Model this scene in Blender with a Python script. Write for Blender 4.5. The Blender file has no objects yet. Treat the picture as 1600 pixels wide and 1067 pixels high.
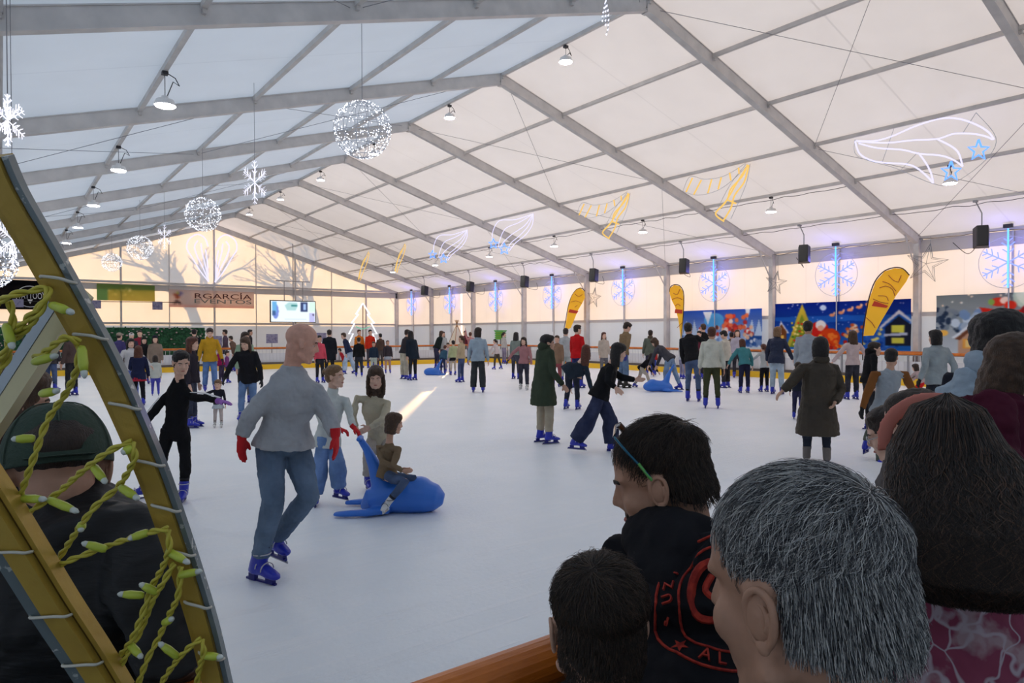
import bpy, bmesh, math, random
import numpy as np
from mathutils import Vector, Matrix, Euler
random.seed(7)
sc = bpy.context.scene
COL = sc.collection
PI = math.pi
def V(*a): return Vector(a)

# ------------------------------------------------------------------ camera
CAM_X, CAM_Z, YAW, PITCH, ROLL, FPX = -10.4748, 1.62, 0.6441, -0.0123, -0.0027, 1063.19
F = V(math.sin(YAW)*math.cos(PITCH), math.cos(YAW)*math.cos(PITCH), math.sin(PITCH))
r0 = V(math.cos(YAW), -math.sin(YAW), 0); u0 = r0.cross(F)
RR = r0*math.cos(ROLL)+u0*math.sin(ROLL); UU = -r0*math.sin(ROLL)+u0*math.cos(ROLL)
CP = V(CAM_X, 0, CAM_Z)
cam_d = bpy.data.cameras.new('camera'); cam = bpy.data.objects.new('camera', cam_d); COL.objects.link(cam)
cam_d.sensor_fit = 'HORIZONTAL'; cam_d.sensor_width = 36.0; cam_d.lens = FPX/1600*36; cam_d.clip_start = .05; cam_d.clip_end = 400
m = Matrix((RR, UU, -F)).transposed().to_4x4(); m.translation = CP
cam.matrix_world = m; sc.camera = cam

# ------------------------------------------------------------------ light and exposure
sc.view_settings.view_transform = 'Standard'; sc.view_settings.look = 'None'
sc.view_settings.gamma = 1; sc.view_settings.use_curve_mapping = False
sc.view_settings.exposure = 0.0
SUN_AZ, SUN_EL = math.radians(35), math.radians(7.6)
SD = V(math.sin(SUN_AZ)*math.cos(SUN_EL), math.cos(SUN_AZ)*math.cos(SUN_EL), math.sin(SUN_EL))
sd = bpy.data.lights.new('sun', 'SUN'); sun = bpy.data.objects.new('sun', sd); COL.objects.link(sun)
sd.energy = 11.0; sd.angle = math.radians(.6); sd.color = (1.0, .60, .26)
sun.location = (20, 60, 20); sun.rotation_euler = SD.to_track_quat('Z', 'Y').to_euler()
world = bpy.data.worlds.new('world'); sc.world = world; world.use_nodes = True
wn = world.node_tree.nodes; wl = world.node_tree.links
bg = wn['Background']; bg.inputs['Strength'].default_value = 2.0
tc = wn.new('ShaderNodeTexCoord'); sx = wn.new('ShaderNodeSeparateXYZ'); cr = wn.new('ShaderNodeValToRGB')
wl.new(tc.outputs['Generated'], sx.inputs[0]); wl.new(cr.outputs[0], bg.inputs['Color'])
# evening sky: warm on the side of the low sun, blue opposite
dp = wn.new('ShaderNodeVectorMath'); dp.operation = 'DOT_PRODUCT'; dp.inputs[1].default_value = (math.sin(SUN_AZ), math.cos(SUN_AZ), 0)
wl.new(tc.outputs['Generated'], dp.inputs[0]); wl.new(dp.outputs['Value'], cr.inputs[0])
cr.color_ramp.elements[0].position = .0; cr.color_ramp.elements[0].color = (.43, .61, .86, 1)
cr.color_ramp.elements[1].position = .9; cr.color_ramp.elements[1].color = (.74, .62, .53, 1)
sc.cycles.max_bounces = 8; sc.cycles.diffuse_bounces = 5; sc.cycles.glossy_bounces = 3
sc.cycles.transmission_bounces = 4; sc.cycles.sample_clamp_indirect = 4.0
sc.cycles.caustics_reflective = False; sc.cycles.caustics_refractive = False

# ------------------------------------------------------------------ pixel helpers (1600 x 1067 frame)
def ray(x, y): return F + RR*((x-800)/FPX) - UU*((y-533.5)/FPX)
def at_z(x, y, z=0.0): d = ray(x, y); return CP + d*((z-CAM_Z)/d.z)
def at_X(x, y, X): d = ray(x, y); return CP + d*((X-CAM_X)/d.x)
def at_Y(x, y, Y): d = ray(x, y); return CP + d*(Y/d.y)
def at_d(x, y, D): return CP + ray(x, y)*D

# ------------------------------------------------------------------ materials
MATS = {}
def mat(name, col, rough=.6, metal=0.0, spec=.4, emit=None, estr=0, bump=None, noise=None, alpha=None):
    """principled; bump=(scale, strength[, stretch]); noise=(colour2, scale, lo, hi)"""
    if name in MATS: return MATS[name]
    m = bpy.data.materials.new(name); m.use_nodes = True; nt = m.node_tree; n = nt.nodes; l = nt.links
    b = n['Principled BSDF']
    b.inputs['Base Color'].default_value = (*col, 1); b.inputs['Roughness'].default_value = rough
    b.inputs['Metallic'].default_value = metal; b.inputs['Specular IOR Level'].default_value = spec
    if emit: b.inputs['Emission Color'].default_value = (*emit, 1); b.inputs['Emission Strength'].default_value = estr
    if alpha is not None: b.inputs['Alpha'].default_value = alpha
    if bump or noise:
        t = n.new('ShaderNodeTexCoord')
    if noise:
        c2, s, lo, hi = noise
        nz = n.new('ShaderNodeTexNoise'); nz.inputs['Scale'].default_value = s; nz.inputs['Detail'].default_value = 4
        l.new(t.outputs['Object'], nz.inputs['Vector'])
        mr = n.new('ShaderNodeMapRange'); mr.inputs[1].default_value = lo; mr.inputs[2].default_value = hi
        l.new(nz.outputs['Fac'], mr.inputs[0])
        mx = n.new('ShaderNodeMix'); mx.data_type = 'RGBA'; mx.inputs[6].default_value = (*col, 1); mx.inputs[7].default_value = (*c2, 1)
        l.new(mr.outputs[0], mx.inputs[0]); l.new(mx.outputs[2], b.inputs['Base Color'])
    if bump:
        nz = n.new('ShaderNodeTexNoise'); nz.inputs['Scale'].default_value = bump[0]; nz.inputs['Detail'].default_value = 5
        mp = n.new('ShaderNodeMapping')
        if len(bump) > 2: mp.inputs['Scale'].default_value = bump[2]
        l.new(t.outputs['Object'], mp.inputs[0]); l.new(mp.outputs[0], nz.inputs['Vector'])
        bp = n.new('ShaderNodeBump'); bp.inputs['Strength'].default_value = bump[1]; bp.inputs['Distance'].default_value = .01
        l.new(nz.outputs['Fac'], bp.inputs['Height']); l.new(bp.outputs[0], b.inputs['Normal'])
    MATS[name] = m; return m
def glow(name, col, s):
    if name in MATS: return MATS[name]
    m = bpy.data.materials.new(name); m.use_nodes = True; n = m.node_tree.nodes; l = m.node_tree.links
    n.remove(n['Principled BSDF']); e = n.new('ShaderNodeEmission'); e.inputs[0].default_value = (*col, 1); e.inputs[1].default_value = s
    l.new(e.outputs[0], n['Material Output'].inputs[0]); m.cycles.emission_sampling = 'NONE' if s < 8 else 'AUTO'
    MATS[name] = m; return m
def fabric(name, dcol, tcol, seam=None):
    """thin PVC tent cloth: part of the light is reflected, part passes through diffusely"""
    m = bpy.data.materials.new(name); m.use_nodes = True; n = m.node_tree.nodes; l = m.node_tree.links
    n.remove(n['Principled BSDF'])
    d = n.new('ShaderNodeBsdfDiffuse'); t = n.new('ShaderNodeBsdfTranslucent'); a = n.new('ShaderNodeAddShader')
    l.new(d.outputs[0], a.inputs[0]); l.new(t.outputs[0], a.inputs[1]); l.new(a.outputs[0], n['Material Output'].inputs[0])
    d.inputs[0].default_value = (*dcol, 1)
    c = n.new('ShaderNodeTexCoord')
    nz = n.new('ShaderNodeTexNoise'); nz.inputs['Scale'].default_value = 1.3; nz.inputs['Detail'].default_value = 6
    l.new(c.outputs['Object'], nz.inputs['Vector'])
    mr = n.new('ShaderNodeMapRange'); mr.inputs[1].default_value = .3; mr.inputs[2].default_value = .7; mr.inputs[3].default_value = .93; mr.inputs[4].default_value = 1.03
    l.new(nz.outputs['Fac'], mr.inputs[0])
    last = mr.outputs[0]
    if seam:   # welded seams every `period` metres along an axis, a double layer that lets less light through
        ax, period, off, w = seam
        s = n.new('ShaderNodeSeparateXYZ'); l.new(c.outputs['Object'], s.inputs[0])
        ad = n.new('ShaderNodeMath'); ad.operation = 'SUBTRACT'; ad.inputs[1].default_value = off; l.new(s.outputs[ax], ad.inputs[0])
        pp = n.new('ShaderNodeMath'); pp.operation = 'PINGPONG'; pp.inputs[1].default_value = period/2; l.new(ad.outputs[0], pp.inputs[0])
        g = n.new('ShaderNodeMath'); g.operation = 'GREATER_THAN'; g.inputs[1].default_value = w; l.new(pp.outputs[0], g.inputs[0])
        m2 = n.new('ShaderNodeMapRange'); m2.inputs[3].default_value = .78; l.new(g.outputs[0], m2.inputs[0])
        mu = n.new('ShaderNodeMath'); mu.operation = 'MULTIPLY'; l.new(last, mu.inputs[0]); l.new(m2.outputs[0], mu.inputs[1]); last = mu.outputs[0]
    vm = n.new('ShaderNodeVectorMath'); vm.operation = 'SCALE'; vm.inputs[0].default_value = tcol
    l.new(last, vm.inputs['Scale']); l.new(vm.outputs[0], t.inputs[0])
    MATS[name] = m; return m

ALU = mat('anodised_aluminium', (.66, .63, .61), .5, .1, .5, noise=((.55, .53, .52), 3, .35, .7))
DARKMETAL = mat('dark_steel', (.05, .05, .055), .5, .5)
BLACKP = mat('black_plastic', (.015, .015, .017), .45)
CABLE = mat('cable_black', (.02, .02, .02), .6)
WIRE = mat('steel_wire', (.25, .25, .27), .4, .6)
WHITEP = mat('white_plastic', (.75, .75, .75), .4)

# ------------------------------------------------------------------ mesh builder
class MB:
    def __init__(s): s.v = []; s.f = []; s.mi = []; s.cm = 0
    def add(s, vs, fs):
        o = len(s.v); s.v += [tuple(x) for x in vs]; s.f += [tuple(i+o for i in f) for f in fs]; s.mi += [s.cm]*len(fs); return s
    def box(s, c, d, R=None):
        c = Vector(c); vs = []
        for x in (-.5, .5):
            for y in (-.5, .5):
                for z in (-.5, .5):
                    p = V(x*d[0], y*d[1], z*d[2]); vs.append(c+(R@p if R else p))
        return s.add(vs, [(0,1,3,2),(4,6,7,5),(0,4,5,1),(2,3,7,6),(0,2,6,4),(1,5,7,3)])
    def bar(s, p, q, w, h, up=(0,0,1), drop=0):
        """rectangular bar from p to q; w across, h along `up`"""
        p = Vector(p); q = Vector(q); d = (q-p).normalized(); u = Vector(up); sd_ = d.cross(u).normalized(); u = sd_.cross(d).normalized()
        vs = []
        for e in (p, q):
            for a, b in ((-1,-1),(1,-1),(1,1),(-1,1)): vs.append(e+sd_*a*w/2+u*(b*h/2-drop))
        return s.add(vs, [(0,3,2,1),(4,5,6,7),(0,1,5,4),(1,2,6,5),(2,3,7,6),(3,0,4,7)])
    def tube(s, pts, r, n=8, caps=True, ell=None, side=None):
        """swept tube; r number or list; ell=(a,b) scales along side / other axis"""
        pts = [Vector(p) for p in pts]; N = len(pts); rs = r if isinstance(r, (list, tuple)) else [r]*N
        vs = []; fs = []; prev = None
        for i, p in enumerate(pts):
            d = (pts[min(i+1, N-1)]-pts[max(i-1, 0)])
            d = d.normalized() if d.length > 1e-9 else V(0,0,1)
            if side is not None: a = Vector(side)
            elif prev is not None: a = prev
            else: a = V(1,0,0) if abs(d.x) < .8 else V(0,1,0)
            a = a-d*a.dot(d)
            if a.length < 1e-6: a = d.orthogonal()
            a.normalize(); b = d.cross(a); prev = a
            ea, eb = ell if ell else (1, 1)
            if isinstance(rs[i], (list, tuple)): ra, rb = rs[i]
            else: ra, rb = rs[i]*ea, rs[i]*eb
            for k in range(n):
                t = 2*PI*k/n; vs.append(p+a*math.cos(t)*ra+b*math.sin(t)*rb)
        for i in range(N-1):
            for k in range(n): fs.append((i*n+k, i*n+(k+1)%n, (i+1)*n+(k+1)%n, (i+1)*n+k))
        if caps: fs.append(tuple(range(n-1, -1, -1))); fs.append(tuple((N-1)*n+k for k in range(n)))
        return s.add(vs, fs)
    def ell(s, c, r, R=None, n=12, m=8):
        c = Vector(c); vs = [c+(R@V(0,0,r[2]) if R else V(0,0,r[2]))]; fs = []
        for j in range(1, m):
            t = PI*j/m
            for k in range(n):
                a = 2*PI*k/n; p = V(math.sin(t)*math.cos(a)*r[0], math.sin(t)*math.sin(a)*r[1], math.cos(t)*r[2])
                vs.append(c+(R@p if R else p))
        vs.append(c-(R@V(0,0,r[2]) if R else V(0,0,r[2]))); L = len(vs)-1
        for k in range(n): fs.append((0, 1+k, 1+(k+1)%n)); fs.append((L, L-n+(k+1)%n, L-n+k))
        for j in range(m-2):
            for k in range(n): fs.append((1+j*n+k, 1+(j+1)*n+k, 1+(j+1)*n+(k+1)%n, 1+j*n+(k+1)%n))
        return s.add(vs, fs)
    def cap(s, p, q, r1, r2, n=12):
        """tapered capsule"""
        p = Vector(p); q = Vector(q); d = (q-p); L = d.length
        d = d/L if L > 1e-6 else V(0,0,1)
        pts = []; rs = []
        for t in (-.98, -.75, -.4): pts.append(p+d*r1*t); rs.append(r1*math.sqrt(max(0, 1-t*t)))
        pts.append(p); rs.append(r1); pts.append(q); rs.append(r2)
        for t in (.4, .75, .98): pts.append(q+d*r2*t); rs.append(r2*math.sqrt(1-t*t))
        return s.tube(pts, rs, n)
    def quad(s, a, b, c, d): return s.add([a,b,c,d], [(0,1,2,3)])
    def disc(s, c, nrm, r, n=24):
        c = Vector(c); R = Vector(nrm).to_track_quat('Z', 'Y').to_matrix()
        return s.add([c+R@V(math.cos(2*PI*k/n)*r, math.sin(2*PI*k/n)*r, 0) for k in range(n)], [tuple(range(n))])
    def build(s, name, mats, parent=None, smooth=False, loc=None):
        me = bpy.data.meshes.new(name)
        o = bpy.data.objects.new(name, me); COL.objects.link(o)
        off = Vector((0,0,0))
        if parent is not None:
            o.parent = parent
            q = parent
            while q is not None: off = off+Vector(q.location); q = q.parent
        if loc is not None: o.location = Vector(loc)-off; off = Vector(loc)
        me.from_pydata([(v[0]-off.x, v[1]-off.y, v[2]-off.z) for v in s.v], [], s.f)
        if not isinstance(mats, (list, tuple)): mats = [mats]
        for x in mats: me.materials.append(x)
        if len(mats) > 1: me.polygons.foreach_set('material_index', s.mi)
        if smooth: me.polygons.foreach_set('use_smooth', [True]*len(me.polygons))
        me.update(); return o
def struct(name, mb, m, **k):
    o = mb.build(name, m, **k); o['kind'] = 'structure'; return o
def tag(o, label, cat, group=None, kind=None):
    o['label'] = label; o['category'] = cat
    if group: o['group'] = group
    if kind: o['kind'] = kind
    return o
def thing(name, label, cat, loc=(0,0,0), group=None):
    o = bpy.data.objects.new(name, None); COL.objects.link(o); o.location = loc; o.empty_display_size = .1
    return tag(o, label, cat, group)
def copy_tree(o, parent=None, delta=None):
    c = o.copy(); COL.objects.link(c)
    if parent is not None: c.parent = parent
    if delta is not None: c.location = Vector(c.location)+Vector(delta)
    for ch in list(o.children): copy_tree(ch, c)
    return c

# ------------------------------------------------------------------ the tent
W, HE, HR = 12.55, 4.59, 8.374          # half width, eave height, ridge height
Y0, BAY, NB = 9.404, 5.0, 7
YF = [Y0+BAY*k for k in range(-3, NB+1)]   # frame positions
YB, YN = YF[-1], YF[0]
def roof(x): return HR+(HE-HR)*abs(x)/W
ROOFM = fabric('tent_roof_cloth', (.62,.62,.62), (.222,.214,.202), seam=(1, BAY, Y0+BAY/2, .02))
WALLM = fabric('tent_wall_cloth', (.60,.60,.59), (.25,.242,.228), seam=(1, 2.5, 1.25+Y0, .012))
GABM = fabric('tent_gable_cloth', (.60,.60,.59), (.25,.242,.228), seam=(0, 2.5, 0, .012))
VALM = fabric('tent_valance_cloth', (.55,.53,.52), (.15,.145,.145))
FLOORM = mat('rubber_floor_grey', (.10,.10,.105), .8, bump=(30, .3))

mb = MB()
mb.box((0, (YB+YN)/2, -.06), (2*W, YB-YN, .1)); struct('floor', mb, FLOORM)
mb = MB(); mb.box((0, 20, -.16), (120, 140, .08)); struct('ground', mb, mat('pale_paving', (.62,.61,.60), .9))
for nm, sg in (('ceiling_left', -1), ('ceiling_right', 1)):
    mb = MB(); ny = 40; nx = 24; vs = []; fs = []
    for i in range(ny+1):
        y = YN+(YB-YN)*i/ny
        for j in range(nx+1):
            x = W*j/nx
            vs.append((sg*x, y, roof(x)+.012))
    for i in range(ny):
        for j in range(nx): a = i*(nx+1)+j; fs.append((a, a+1, a+nx+2, a+nx+1))
    mb.add(vs, fs); struct(nm, mb, ROOFM)
SL0, SL1 = 35.80, 36.02                # a gap between two wall sheets lets a strip of sun in
for nm, x in (('wall_left', -W), ('wall_right', W)):
    mb = MB()
    segs = [(YN, SL0), (SL1, YB)] if x > 0 else [(YN, YB)]
    for a, b in segs: mb.quad((x, a, 0), (x, b, 0), (x, b, HE), (x, a, HE))
    struct(nm, mb, WALLM)
for nm, y in (('wall_back', YB), ('wall_front', YN)):
    mb = MB(); mb.add([(-W, y, 0), (W, y, 0), (W, y, HE), (0, y, HR), (-W, y, HE)], [(0,1,2,3,4)]); struct(nm, mb, GABM)
# valance under the eaves and under the gable beam
mb = MB()
mb.box((W-.05, (YB+YN)/2, HE-.30), (.01, YB-YN-.1, .40)); struct('trim_1', mb, VALM)
mb = MB(); mb.box((0, YB-.06, HE-.27), (2*W-.2, .01, .36)); struct('trim_2', mb, VALM)
# frames
for k, y in enumerate(YF):
    mb = MB()
    for sg in (-1, 1):
        n_ = V(sg*(HR-HE), 0, W).normalized()
        p = V(0, y, HR)-n_*.14; q = V(sg*W, y, HE)-n_*.14
        mb.bar(p, q, .12, .27, up=n_)
        for dd in (-.13, .13):           # flange lips of the extruded profile
            mb.bar(p+n_*dd, q+n_*dd, .15, .018, up=n_)
    mb.box((0, y, HR-.17), (.10, .17, .30))
    struct('roof_beam', mb, ALU)
    for sg in (-1, 1):
        mb = MB(); mb.bar((sg*(W-.12), y, 0), (sg*(W-.12), y, HE-.05), .13, .24, up=(1,0,0))
        for dd in (-.115, .115): mb.bar((sg*(W-.12)+dd, y, 0), (sg*(W-.12)+dd, y, HE-.1), .16, .016, up=(1,0,0))
        mb.bar((sg*(W-.16), y+.02, HE-1.05), (sg*(W-.95), y+.02, HE-.02), .035, .035)
        struct('column', mb, ALU)
# purlins and ridge tube
def purlin(x):
    mb = MB(); z = roof(x)-.05
    for k in range(len(YF)-1):
        mb.bar((x, YF[k]+.06, z), (x, YF[k+1]-.06, z), .075, .085, up=(0,0,1))
        for yy in (YF[k]+.09, YF[k+1]-.09): mb.box((x, yy, z-.06), (.05, .06, .09))
    struct('roof_purlin', mb, ALU)
for i in range(-6, 7): purlin(W*i/6 if abs(i) < 6 else (W-.06)*i/6)
# gable posts, gable beam, wall rail
mb = MB(); mb.bar((-W+.2, YB-.12, HE), (W-.2, YB-.12, HE), .09, .13); struct('beam', mb, ALU)
for x in (-10, -5, 0, 5, 10):
    mb = MB(); mb.bar((x, YB-.1, 0), (x, YB-.1, roof(x)-.2), .11, .1, up=(1,0,0)); struct('column', mb, ALU)
for x in (-7.5, -2.5, 2.5, 7.5):
    mb = MB(); mb.bar((x, YB-.08, 0), (x, YB-.08, roof(x)-.2), .05, .05, up=(1,0,0)); struct('column', mb, ALU)
for k in range(len(YF)-1):
    y = YF[k]+2.5; mb = MB(); mb.bar((W-.1, y, 0), (W-.1, y, HE-.1), .05, .06, up=(1,0,0)); struct('column', mb, ALU)
mb = MB()
mb.box((W-.03, (YB+YN)/2, 2.18), (.02, YB-YN, .13)); struct('trim_3', mb, VALM)
mb = MB(); mb.box((0, YB-.03, 2.25), (2*W, .02, .13)); struct('trim_4', mb, VALM)
# bracing wires under the roof
def wire(name, pts, r=.006, m=None, parent=None):
    mb = MB(); mb.tube(pts, r, 5); return mb.build(name, m or WIRE, parent)
for k in range(2, len(YF)-1, 2):
    for sg in (1, -1):
        for a, b, c, d in ((0.3, 0, 6.2, 1), (6.2, 0, .3, 1), (6.4, 0, 12.2, 1), (12.2, 0, 6.4, 1)):
            o = wire('bracing_wire', [(sg*a, YF[k]+.1, roof(a)-.12), (sg*c, YF[k+1]-.1, roof(c)-.12)]); o['kind'] = 'structure'
# outside: unseen walls added to shade the foot of the cloth, and bare trees whose shadows fall on the gable
mb = MB(); mb.box((W+6, 15, 1.75), (.2, 58, 3.5)); mb.box((W+6, 54, 1.75), (.2, 17, 3.5)); struct('shade_wall_right', mb, mat('shade_wall_grey', (.85,.84,.83), .9))
mb = MB(); mb.box((-2, YB+5.5, 1.50), (38, .2, 3.0)); struct('shade_wall_back', mb, MATS['shade_wall_grey'])
# ------------------------------------------------------------------ ice rink
def lin(c): return tuple((x/255/12.92 if x/255 <= .04045 else ((x/255+.055)/1.055)**2.4) for x in c)
RX0, RX1, RY0, RY1 = -10.16, 11.35, 1.10, 31.6
icem = bpy.data.materials.new('rink_ice'); icem.use_nodes = True
n = icem.node_tree.nodes; l = icem.node_tree.links; b = n['Principled BSDF']
b.inputs['Roughness'].default_value = .42; b.inputs['Specular IOR Level'].default_value = .35
tcn = n.new('ShaderNodeTexCoord')
n1 = n.new('ShaderNodeTexNoise'); n1.inputs['Scale'].default_value = .9; n1.inputs['Detail'].default_value = 8; n1.inputs['Roughness'].default_value = .65
l.new(tcn.outputs['Object'], n1.inputs['Vector'])
n2 = n.new('ShaderNodeTexNoise'); n2.inputs['Scale'].default_value = 26; n2.inputs['Detail'].default_value = 4; l.new(tcn.outputs['Object'], n2.inputs['Vector'])
# skate scratches: two sets of stretched noise
def scratch(ang, sc1, thr):
    mp = n.new('ShaderNodeMapping'); mp.inputs['Rotation'].default_value = (0,0,ang); mp.inputs['Scale'].default_value = (.35, 9, 1)
    l.new(tcn.outputs['Object'], mp.inputs[0]); z = n.new('ShaderNodeTexNoise'); z.inputs['Scale'].default_value = sc1; z.inputs['Detail'].default_value = 6
    z.inputs['Distortion'].default_value = .8; l.new(mp.outputs[0], z.inputs['Vector'])
    r_ = n.new('ShaderNodeMapRange'); r_.inputs[1].default_value = thr; r_.inputs[2].default_value = thr+.12; l.new(z.outputs['Fac'], r_.inputs[0]); return r_.outputs[0]
s1 = scratch(.5, 1.6, .56); s2 = scratch(-.9, 1.2, .57)
mxs = n.new('ShaderNodeMath'); mxs.operation = 'MAXIMUM'; l.new(s1, mxs.inputs[0]); l.new(s2, mxs.inputs[1])
cr_ = n.new('ShaderNodeValToRGB'); l.new(n1.outputs['Fac'], cr_.inputs[0])
cr_.color_ramp.elements[0].position = .3; cr_.color_ramp.elements[0].color = (.80, .845, .89, 1)
cr_.color_ramp.elements[1].position = .7; cr_.color_ramp.elements[1].color = (.89, .915, .94, 1)
mx = n.new('ShaderNodeMix'); mx.data_type = 'RGBA'; mx.inputs[7].default_value = (.93, .94, .95, 1); l.new(cr_.outputs[0], mx.inputs[6])
mm = n.new('ShaderNodeMath'); mm.operation = 'MULTIPLY'; mm.inputs[1].default_value = .28; l.new(mxs.outputs[0], mm.inputs[0]); l.new(mm.outputs[0], mx.inputs[0])
m3 = n.new('ShaderNodeMix'); m3.data_type = 'RGBA'; m3.blend_type = 'MULTIPLY'; m3.inputs[0].default_value = .25; l.new(mx.outputs[2], m3.inputs[6]); l.new(n2.outputs['Color'], m3.inputs[7])
l.new(mx.outputs[2], b.inputs['Base Color'])
bp = n.new('ShaderNodeBump'); bp.inputs['Strength'].default_value = .35; bp.inputs['Distance'].default_value = .01
ad = n.new('ShaderNodeMath'); l.new(n2.outputs['Fac'], ad.inputs[0]); l.new(mxs.outputs[0], ad.inputs[1]); l.new(ad.outputs[0], bp.inputs['Height']); l.new(bp.outputs[0], b.inputs['Normal'])
mb = MB(); mb.box(((RX0+RX1)/2, (RY0+RY1)/2, -.03), (RX1-RX0, RY1-RY0, .06)); struct('floor_ice', mb, icem)

YEL = mat('kickboard_yellow', (.85, .52, .02), .5)
ORW = mat('orange_wood_rail', (.62, .17, .015), .35, noise=((.42, .10, .01), 5, .4, .7), bump=(12, .2, (1, 8, 8)))
POLY = mat('white_barrier_panel', (.66, .66, .68), .4)
GREYP = mat('grey_post', (.30, .30, .32), .4, .5)
def barrier(label, a, b, inward, panel=True):
    a = Vector(a); b = Vector(b); L = (b-a).length; d = (b-a).normalized(); inw = Vector(inward)
    t = thing('rink_barrier', label, 'barrier', tuple((a+b)/2), 'wooden railed barriers round the ice')
    m_ = MB(); m_.bar(a+V(0,0,.11)-inw*.02, b+V(0,0,.11)-inw*.02, .04, .22); m_.build('kick_board', YEL, t)
    m_ = MB(); m_.bar(a+V(0,0,.27)-inw*.03, b+V(0,0,.27)-inw*.03, .05, .09); m_.build('base_beam', mat('dark_base_beam', (.10,.08,.07), .6), t)
    n_ = max(2, int(L/2)); m2 = MB()
    for i in range(n_+1):
        p = a+d*(L*i/n_)-inw*.06
        mp_ = MB(); mp_.bar(p, p+V(0,0,.94), .05, .05, up=tuple(d)); mp_.build('post', GREYP, t)
    nb = int(L/.16)
    for i in range(nb):
        p = a+d*(L*(i+.5)/nb)-inw*.06; m2.bar(p+V(0,0,.30), p+V(0,0,.9), .012, .012, up=tuple(d))
    m2.build('infill_bars', POLY, t)
    m_ = MB(); m_.bar(a+V(0,0,.52)-inw*.085, b+V(0,0,.52)-inw*.085, .008, .42); 
    if panel: m_.build('panel', POLY, t)
    m_ = MB(); e = d*.0
    m_.tube([a-inw*.06+V(0,0,.965), b-inw*.06+V(0,0,.965)], [.045, .045], 20, side=(0,0,1)); m_.build('handrail', ORW, t, smooth=False)
    m_ = MB(); m_.bar(a-inw*.06+V(0,0,.915), b-inw*.06+V(0,0,.915), .03, .02); m_.build('rail_bracket', GREYP, t)
    return t
barrier('orange handrail barrier on the far side of the ice, in front of the gable wall', (RX0, RY1, 0), (RX1, RY1, 0), (0,-1,0))
barrier('orange handrail barrier along the poster wall side of the ice', (RX1, RY0, 0), (RX1, RY1, 0), (-1,0,0))
barrier('barrier with orange handrail that the front spectators lean on', (RX0, RY0, 0), (RX1, RY0, 0), (0,1,0), False)
barrier('barrier with orange handrail beside the man in the dark green cap', (RX0, RY0, 0), (RX0, RY1, 0), (1,0,0), False)

# ------------------------------------------------------------------ pendant lamps
LENS = glow('lamp_lens', (1, .95, .88), 130)
def pendant(x, y, drop, label):
    z = roof(x)-.1
    t = thing('pendant_lamp', label, 'lamp', (x, y, z), 'round LED pendant lamps under the tent roof')
    m_ = MB(); m_.tube([(x,y,z), (x,y,z-drop)], .006, 5); m_.box((x, y, z-.02), (.09,.09,.05)); m_.build('hook', DARKMETAL, t)
    m_ = MB(); m_.tube([(x,y,z-drop), (x,y,z-drop-.05), (x,y,z-drop-.06), (x,y,z-drop-.14), (x,y,z-drop-.15)], [.05,.05,.13,.155,.16], 20); m_.build('housing', WHITEP, t, smooth=False)
    m_ = MB(); m_.tube([(x,y,z-drop-.15), (x,y,z-drop-.165)], [.145,.14], 20); m_.build('lens', LENS, t)
    m_ = MB(); m_.tube([(x+.05,y,z-.02), (x+.16,y+.05,z-.05), (x+.22,y+.05,z-.16), (x+.12,y,z-.13), (x+.03,y,z-drop)], .008, 5); m_.build('cable', CABLE, t)
    return t
ORD = ['first', 'second', 'third', 'fourth', 'fifth', 'sixth', 'seventh', 'eighth']
for i, y in enumerate([12, 17.3, 22.4, 27.3, 32.2, 37.2]):
    pendant(-8.37, y-.1, .38, 'lit round pendant lamp, %s nearest of the row under the bluish left roof slope' % ORD[i])
for i, y in enumerate([12, 17.1, 22.1, 27.1, 32.1, 37.1]):
    pendant(.04, y-.1, .22, 'lit round pendant lamp, %s nearest of the row below the roof ridge' % ORD[i])
for i, y in enumerate([7.1, 12, 17.2, 22.2, 27.0, 32.1, 37.1]):
    pendant(8.37, y-.1, .30, 'lit round pendant lamp, %s nearest of the row under the warm right roof slope' % ORD[i])

# ------------------------------------------------------------------ hanging LED decorations
LEDW = glow('led_white', (.86, .90, 1), 5.0); LEDC = glow('led_lilac_white', (.84, .84, 1), 1.6); LEDB = glow('led_blue', (.10, .26, 1), 2.2)
LEDY = glow('led_warm', (1, .62, .16), 1.0); LEDG = glow('led_pale', (.75, .72, 1), 1.25)
FRW = mat('white_wire_frame', (.55, .57, .62), .4, .3)
def led_ball(px, py, D, r, topz, label):
    c = at_d(px, py, D)
    t = thing('led_ball', label, 'hanging decoration', tuple(c), 'hanging balls of white lights')
    m_ = MB()
    for k in range(7):
        a = PI*k/7
        m_.tube([c+V(math.cos(a)*math.cos(u)*r, math.sin(a)*math.cos(u)*r, math.sin(u)*r) for u in [2*PI*j/24 for j in range(25)]], .005, 4, caps=False)
    for zz in (-.6, -.2, .2, .6):
        rr = math.sqrt(1-zz*zz)*r; m_.tube([c+V(math.cos(u)*rr, math.sin(u)*rr, zz*r) for u in [2*PI*j/24 for j in range(25)]], .005, 4, caps=False)
    m_.build('wire_sphere', FRW, t)
    m_ = MB(); R_ = random.Random(int(px))
    for k in range(430):
        z_ = R_.uniform(-1, 1); a = R_.uniform(0, 2*PI); q = math.sqrt(1-z_*z_)*r*R_.uniform(.94,1.03)
        p = c+V(math.cos(a)*q, math.sin(a)*q, z_*r)
        m_.ell(p, (.0075, .0075, .0075), n=4, m=2)
    m_.build('bulbs', LEDW, t)['kind'] = 'stuff'
    m_ = MB(); m_.tube([c+V(0,0,r), V(c.x, c.y, roof(c.x)+.012)], .005, 5); m_.build('hanging_wire', WIRE, t)
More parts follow.
